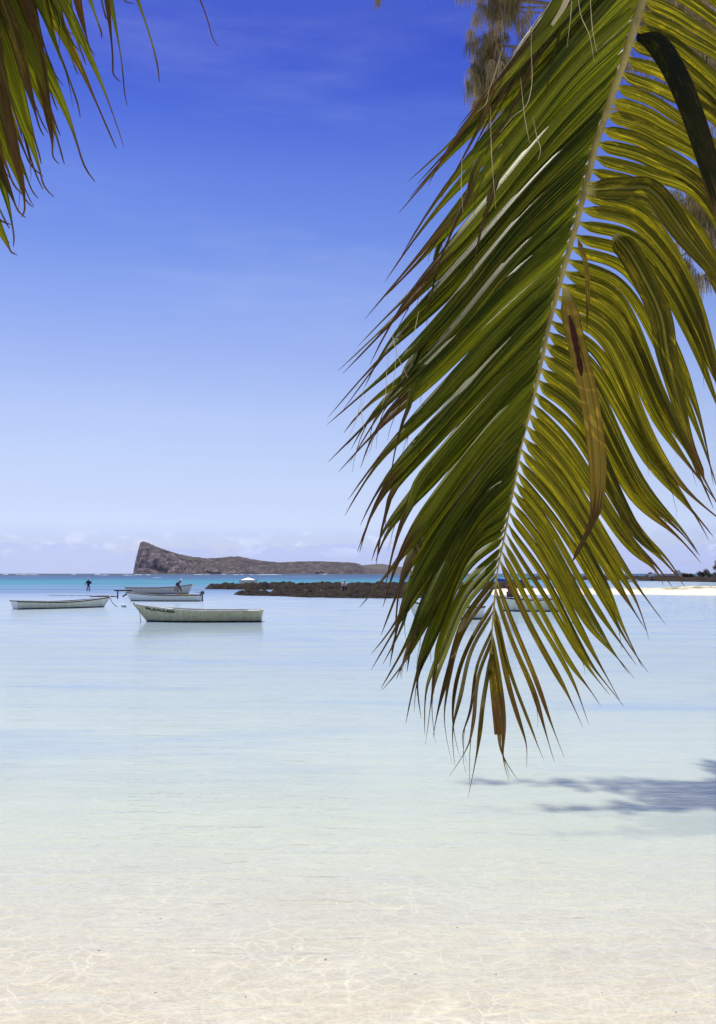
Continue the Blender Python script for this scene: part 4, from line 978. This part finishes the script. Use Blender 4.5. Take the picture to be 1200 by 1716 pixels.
# crown of the palm stands behind and above the viewer
CROWN = Vector((1.35, -.55, 5.7))
palm = empty('coconut_palm', (3.1, -2.2, 0)); tag(palm, 'coconut palm whose long green fronds hang over the lagoon view', 'palm tree')
bpy.context.view_layer.update()
PL = Vector((-3.1, 2.2, 0))       # world to palm space
def W2P(v): return v + PL
def child_space(o): o.location = (0, 0, 0)
tr = catmull([Vector((3.1, -2.2, -.1)), Vector((3.0, -2.1, 1.4)), Vector((2.4, -1.5, 3.4)), Vector((1.6, -.8, 5.1)), CROWN], 40)
mb = MB(); mb.tube([W2P(p) for p in tr], [(.20 - .09 * i / 40) * (1 + .06 * (i % 2)) + .08 * max(0, 1 - i / 4) for i in range(41)], 16); mb.build('trunk', M_bark, palm, True)
def put(o):
    o.data.transform(Matrix.Translation(PL)); return o
# --- main frond
ss = [-560 + i * (1095 + 560) / 90 for i in range(91)]
pts = [at(*rach(s), rY(s)) for s in ss]
lead = catmull([CROWN, CROWN.lerp(pts[0], .5) + Vector((0, 0, .35)), pts[0]], 12)[:-1]
allp = lead + pts; nA = len(allp)
rads = [.022 - .006 * i / len(lead) for i in range(len(lead))] + [max(.0022, .0150 * (1 - sstep(-560, 1300, s)) ** .9) for s in ss]
mb = MB(); mb.tube(allp, rads, 10)
frond = put(mb.build('frond', M_rachis, palm, True)); tag(frond, 'large green frond hanging down in front of the sea')
indiv = []   # (span visible, items, material, label)
s = 1093.0; k = 0; sl_ = []
while s > -545:
    sl_.append(s); s -= (14.5 + 5.5 * sstep(1090, 600, s) + 5.0 * sstep(600, 0, s))
def mk_left(s, k):
    j = lr.uniform
    p1, p2, tp = lut(LEFT, s); b = rach(s); gc, gw = grp(LG, s); g1, g2, gt = lut(LEFT, gc)
    pull = .62 if s < 900 else .35
    tp = tp.lerp(gt, pull) + Vector((j(-9, 9), j(-14, 14))); p2 = p2.lerp(g2, pull * .62) + Vector((j(-3, 3), j(-3, 3))); p1 = p1.lerp(g1, .08)
    ln = j(.90, 1.04); tp = p2 + (tp - p2) * ln
    Y0 = rY(s); dY = -.05 + .018 * ((k % 3) - 1); e = (s - gc) / max(1, gw)
    C_ = [at(*b, Y0 + .004), at(*p1, Y0 - .05 + e * .035), at(*p2, Y0 - .15 + e * .06 + j(-.012, .012)), at(*tp, Y0 - .24 + e * .03 + j(-.03, .03))]
    P = catmull(C_, 26)
    for i in range(27):
        v = i / 26; P[i] += Vector((math.sin(v * 9 + k) * .003, 0, math.cos(v * 7 + k * 2) * .003)) * v
    if j(0, 1) < (.22 if s < 900 else .1):
        i0 = int(j(16, 21)); ax = Vector((0, 1, 0)); d_ = (P[26] - P[i0]); a_ = math.atan2(d_.x, -d_.z) * j(.25, .75)
        for i in range(i0 + 1, 27):
            f_ = min(1, (i - i0) / 3); P[i] = P[i0] + Matrix.Rotation(a_ * f_, 3, ax) @ (P[i] - P[i0])
    # limp curl at the very end
    cu = Vector((j(-.05, .03), 0, j(-.06, .0)))
    for i in range(22, 27): P[i] += cu * ((i - 21) / 5) ** 2
    r0 = R(j(28, 46)) * (.35 + .65 * sstep(-60, 160, s)) * (1 + .35 * sstep(760, 900, s)); tw = R(j(-30, 18)); mat = M_leafL if (s < 820) else M_leafL
    wd = .046 * (1 - .64 * sstep(820, 1010, s)) * (1 - .1 * sstep(200, -500, s)) * j(.93, 1.05)
    return [ribbon('l', P, wd, toward, lambda v: r0 + tw * v * v, R(33), None, None, j(0, 1), hairs=lr.choice([0, 1, 1, 2]) if s < 900 else lr.choice([0, 1]), wprof=blade)]
def mk_right(s, k):
    j = lr.uniform
    p1, p2, tp = lut(RIGHT, s); b = rach(s); gc, gw = grp(RG, s); g1, g2, gt = lut(RIGHT, gc)
    pull = .5 * sstep(900, 620, s) + .12
    tp = tp.lerp(gt, pull) + Vector((j(-10, 10), j(-14, 14))); p2 = p2.lerp(g2, pull * .7) + Vector((j(-4, 4), j(-4, 4)))
    Y0 = rY(s); e = (s - gc) / max(1, gw)
    C_ = [at(*b, Y0 + .004), at(*p1, Y0 + .03 + e * .01), at(*p2, Y0 + .07 + e * .05 + j(-.01, .01)), at(*tp, Y0 + .09 + e * .04 + j(-.03, .03))]
    P = catmull(C_, 26)
    for i in range(27):
        v = i / 26; P[i] += Vector((math.sin(v * 8 + k) * .004, 0, math.cos(v * 6 + k * 2) * .004)) * v
    if j(0, 1) < (.12 if s < 700 else .04):
        i0 = int(j(16, 21)); ax = Vector((0, 1, 0)); d_ = (P[26] - P[i0]); a_ = math.atan2(d_.x, -d_.z) * j(.25, .75)
        for i in range(i0 + 1, 27):
            f_ = min(1, (i - i0) / 3); P[i] = P[i0] + Matrix.Rotation(a_ * f_, 3, ax) @ (P[i] - P[i0])
    cu = Vector((j(-.02, .04), 0, j(-.05, .0)))
    for i in range(22, 27): P[i] += cu * ((i - 21) / 5) ** 2
    r0 = R(-j(8, 26)); tw = R(j(-25, 35))
    wd = .044 * (1 - .62 * sstep(560, 1010, s)) * j(.90, 1.06)
    return [ribbon('r', P, wd, toward, lambda v: r0 + R(20) * math.sin(v * 4 + k) + tw * v * v, R(34), None, None, j(0, 1), hairs=lr.choice([0, 0, 1]), wprof=blade)]
specs = []
for k, s in enumerate(sl_):
    if s < 975 or k % 3 != 1: specs.append((s, mk_left(s, k), M_leafL if s < 960 else M_leafO, None))
    if s < 915 or k % 3: specs.append((s - 6, mk_right(s - 6, k + 500), M_leafR if s < 930 else M_leafO, None))
# special leaflets the photo shows
def special(pts_, wpx, mat, label, Y=2.3, roll=0, fold=18, tone=.5, prof=None, n=30):
    C_ = [at(x, y, Y + dy) for x, y, dy in pts_]; P = catmull(C_, n)
    return (2000, [ribbon('x', P, wpx / F * Y, toward, lambda v: R(roll), R(fold), None, None, tone, wprof=prof or blade)], mat, label)
stub = lambda v: (.30 + .70 * sstep(0, .09, v)) * (1 - .75 * sstep(.5, .93, v)) * (1 - .8 * sstep(.96, 1, v))
specs.append(special([(946, 484, 0), (962, 560, -.02), (986, 660, -.02), (1000, 760, 0), (1000, 840, .02), (990, 880, .02), (960, 940, .03)], 31, M_leafB, 'broken yellow leaflet hanging straight down with a dark red scar', 2.34, 10, 10, .85, stub))
specs.append(special([(968, 400, 0), (982, 445, -.02), (985, 500, -.02), (983, 560, -.02)], 9, M_leafB, 'short narrow torn strip hanging beside the rachis', 2.36, 20, 8, .7))
specs.append(special([(1066, 62, .10), (1104, 84, .04), (1142, 150, -.05), (1182, 262, -.05), (1230, 420, 0)], 50, M_leafD, 'shaded leaflet folded back at the top right, its shade painted near black', 2.30, 25, 22, .2, lambda v: (.3 + .7 * sstep(0, .2, v)) * (1 - .3 * v)))
specs.append(special([(823, 1092, 0), (826, 1130, 0), (831, 1180, 0), (836, 1231, 0)], 15, M_leafO, 'short blunt leaflet at the very tip of the frond', 2.42, 5, 14, .6, lambda v: .45 + .55 * sstep(0, .5, v)))
specs.append(special([(1030, 392, .02), (1060, 430, -.02), (1105, 520, -.02), (1120, 600, 0), (1150, 720, 0), (1180, 800, 0)], 40, M_leafR, None, 2.45, -15, 18, .7, stub))
specs.append(special([(985, 318, 0), (1050, 315, -.02), (1095, 322, -.03), (1150, 395, -.03), (1215, 480, 0), (1280, 590, 0)], 40, M_leafR, None, 2.42, -12, 14, .75, stub))
# rank by how much of each shows in the picture
def shown(items):
    n = 0
    for vs, fs, uv, tone in items:
        for v in vs[::7]:
            d = v - CAM; Y = d.y * math.cos(PITCH) + d.z * math.sin(PITCH)
            if Y <= 0: continue
            x = d.x / Y * F; y = (d.z * math.cos(PITCH) - d.y * math.sin(PITCH)) / Y * F
            if abs(x) < 600 and abs(y) < 858: n += 1
    return n
rest = {}
specs = [(shown(i), sp_s, i, m_, lb) for sp_s, i, m_, lb in specs]
specs.sort(key=lambda a: -a[0] - (1000 if a[4] else 0))
MAXL = 62
for r_, (cnt, s_, items, m_, lb) in enumerate(specs):
    if r_ < MAXL:
        o = put(emit('leaflet', items, m_, frond)); tag(o, lb)
    else: rest.setdefault(m_.name, (m_, []))[1].extend(items)
allrest = [it for m_, its in rest.values() for it in its]
# the rest as one part with several materials
def emit_multi(name, groups, parent):
    V = []; Fc = []; U = []; T = []; FM = []; mats = []
    for mi, (m_, items) in enumerate(groups):
        mats.append(m_)
        for vs, fs, uv, tone in items:
            k = len(V); V += vs; Fc += [tuple(a + k for a in f) for f in fs]; U += uv; T += [tone] * len(vs); FM += [mi] * len(fs)
    me = bpy.data.meshes.new(name); me.from_pydata([tuple(v) for v in V], [], Fc)
    me.attributes.new('tone', 'FLOAT', 'POINT').data.foreach_set('value', T)
    ul = me.uv_layers.new(name='UVMap'); li = np.zeros(len(me.loops), dtype=np.int32); me.loops.foreach_get('vertex_index', li)
    ul.data.foreach_set('uv', np.array(U, dtype=np.float32)[li].ravel())
    o = link(name, me, mats, parent); me.polygons.foreach_set('material_index', FM); return o
# scar on the broken leaflet
C_ = [at(x, y, 2.305) for x, y in [(954, 528), (962, 560), (969, 595), (975, 630)]]
P = catmull(C_, 12); vs, fs, uv, tn = ribbon('s', P, 11 / F * 2.3, toward, lambda v: R(10), 0, None, None, .5, n_across=2, wprof=lambda v: (.78 + .22 * math.sin(v * 23 + 2 * math.sin(v * 11))) * min(1, 5 * v + .35, 5 * (1 - v) + .3))
put(mesh('scar', vs, fs, M_scar, frond))
# pale dry fibres hanging in front of the upper left part
fib = []
for pl in [[(843, 78), (835, 105), (824, 140), (812, 165)], [(820, 150), (815, 172), (800, 188)], [(892, 45), (890, 80), (892, 130), (888, 160), (880, 180), (860, 195), (838, 222)], [(893, 195), (900, 230), (906, 250), (902, 268)],
           [(968, -40), (972, 20), (988, 60), (996, 105)], [(988, -30), (992, 40), (1000, 88)], [(958, -30), (957, 20), (950, 80)], [(775, 250), (773, 310), (776, 355)], [(822, 180), (824, 260), (831, 350)], [(655, 552), (660, 572), (668, 600), (684, 634)],
           [(702, 520), (697, 545), (690, 575)], [(652, 590), (648, 625), (646, 660), (640, 680)], [(872, 130), (880, 200), (888, 240)], [(665, 575), (662, 620), (658, 650)], [(612, 660), (606, 690), (612, 730)], [(610, 650), (598, 700), (584, 735)]]:
    P = catmull([at(x, y, 2.16 + .01 * i) for i, (x, y) in enumerate(pl)], 14)
    fib.append(P)
mb = MB()
for P in fib: mb.tube(P, [.0009 * (1 - .85 * abs(i / 7 - 1)) + .0002 for i in range(15)], 4)
tag(put(mb.build('dry_fibres', M_straw, frond, True)), kind='stuff')
P = catmull([at(x, y, 2.2) for x, y in [(962, -30), (945, 10), (925, 42)]], 10)
put(emit('leaflet', [ribbon('x', P, .018, toward, lambda v: 0, R(10), None, None, .9, wprof=lambda v: 1 - .6 * v)], M_straw, frond))
if rest:
    tag(put(emit_multi('leaflet_mass', list(rest.values()), frond)), 'remaining leaflets of the large frond, upper and tip ends', kind='stuff')

# --- left frond, its rachis outside the picture
LR = [(0, (330, -470)), (1, (160, -330)), (2, (20, -220)), (3, (-90, -110)), (4, (-170, 10)), (5, (-230, 130)), (6, (-270, 260))]
def lY(t): return 2.25 + .03 * t
lp = [at(*lut(LR, t / 8)[0], lY(t / 8)) for t in range(49)]
lead = catmull([CROWN, CROWN.lerp(lp[0], .5) + Vector((0, 0, .3)), lp[0]], 12)[:-1]
mb = MB(); mb.tube(lead + lp, [.021 - .006 * i / 12 for i in range(12)] + [.013 * (1 - .8 * i / 48) for i in range(49)], 10)
fr2 = put(mb.build('frond', M_rachis, palm, True)); tag(fr2, 'smaller frond whose leaflet tips hang in at the top left')
TIPS = [  # tip, point on the way, bias
 ((361, 81), (336, 0)), ((272, 138), (238, 20)), ((210, 177), (198, 70)), ((189, 142), (186, 60)), ((174, 66), (156, 15)), ((210, 250), (160, 120)), ((196, 252), (128, 100)), ((150, 309), (104, 172)),
 ((109, 277), (79, 184)), ((89, 279), (83, 200)), ((78, 332), (52, 240)), ((60, 336), (30, 262)), ((43, 369), (33, 290)), ((28, 418), (6, 318)), ((22, 430), (2, 388)), ((100, 144), (72, 70)), ((119, 142), (88, 60)),
 ((47, 351), (18, 270)), ((35, 367), (8, 300)), ((16, 385), (-8, 335)), ((6, 380), (-20, 330)), ((154, 95), (136, 30)), ((145, 110), (120, 40)), ((131, 130), (108, 60)), ((70, 230), (48, 150)), ((77, 226), (40, 120)), ((95, 186), (66, 90)),
 ((30, 330), (-4, 240)), ((72, 278), (44, 190)), ((180, 40), (168, -10)), ((212, 10), (200, -30)), ((60, 300), (20, 200)), ((10, 300), (-30, 200)), ((40, 240), (5, 120)), ((55, 190), (25, 70)), ((20, 200), (-12, 80)), ((85, 130), (50, 20)), ((14, 410), (-14, 350)), ((112, 60), (90, 0)),
 ((50, 350), (10, 200)), ((66, 320), (22, 160)), ((0, 350), (-40, 240)), ((30, 280), (-10, 150)), ((100, 230), (60, 110)), ((140, 200), (96, 80)), ((125, 90), (86, -20)), ((20, 250), (-25, 130)), ((52, 270), (14, 140))]
for k, (tp, mid) in enumerate(TIPS):
    tp = Vector(tp); mid = Vector(mid); j = lr.uniform
    d = (mid - tp).normalized()
    far_ = tp + d * (470 + j(-30, 30)) + Vector((-70, 40)) * 1.2
    # foot: nearest place on the rachis
    best = min((( at_ := lut(LR, q / 20)[0]) - far_).length * 1.0 + 0 * q for q in range(121))
    tq = min(range(121), key=lambda q: (lut(LR, q / 20)[0] - far_).length)
    b = lut(LR, tq / 20)[0]; m1 = b.lerp(mid, .5) + Vector((18, -22))
    Y0 = lY(tq / 20); off = j(-.10, .10)
    P = catmull([at(*b, Y0), at(*m1, Y0 - .03 + off * .5), at(*mid, Y0 - .02 + off), at(*tp, Y0 + off + j(-.03, .03))], 26)
    thin = k in (0, 1, 2, 3, 4)
    cu = Vector((j(-.01, .02), 0, j(0, .008)))
    for i in range(24, 27): P[i] += cu * ((i - 23) / 3) ** 2
    r0 = R(j(-30, 30)); tw = R(j(-30, 30))
    wd = .040 * j(.85, 1.05)
    wp = (lambda v: (.25 + .75 * sstep(0, .1, v)) * (1 - sstep(.30, .72, v) * .88) * (1 - .5 * sstep(.9, 1, v))) if thin or j(0, 1) < .25 else (lambda v: (.25 + .75 * sstep(0, .1, v)) * (1 - sstep(.42, .86, v) * .88) * (1 - .6 * sstep(.94, 1, v)))
    put(emit('leaflet', [ribbon('q', P, wd, toward, lambda v: r0 + tw * v, R(20), None, None, j(.1, 1), hairs=0, wprof=wp)], M_leafL if k % 3 else M_leafO, fr2)) if k < 38 else rest.setdefault('lf2', []).append(ribbon('q', P, wd, toward, lambda v: r0 + tw * v, R(20), None, None, j(.1, 1), hairs=1, wprof=wp))
tag(put(emit('leaflet_mass', rest['lf2'], M_leafL, fr2)), 'inner leaflets of the smaller frond', kind='stuff')

# ------------------------------------------------------------------ sea air
HAZE = 0.000014
if HAZE:
    mb = MB(); mb.box((0, 6050, 105), (25400, 13300, 430))
    m = bpy.data.materials.new('sea_air'); m.use_nodes = True; N = NT(m.node_tree); N.n.clear()
    v = N.node('ShaderNodeVolumePrincipled', {'Color': (0.80, 0.84, 1.0, 1), 'Density': HAZE, 'Anisotropy': 0.2})
    N.l.new(v.outputs[0], N.node('ShaderNodeOutputMaterial').inputs[1])
    o = mb.build('haze', m); tag(o, 'thin bluish sea air', kind='stuff')
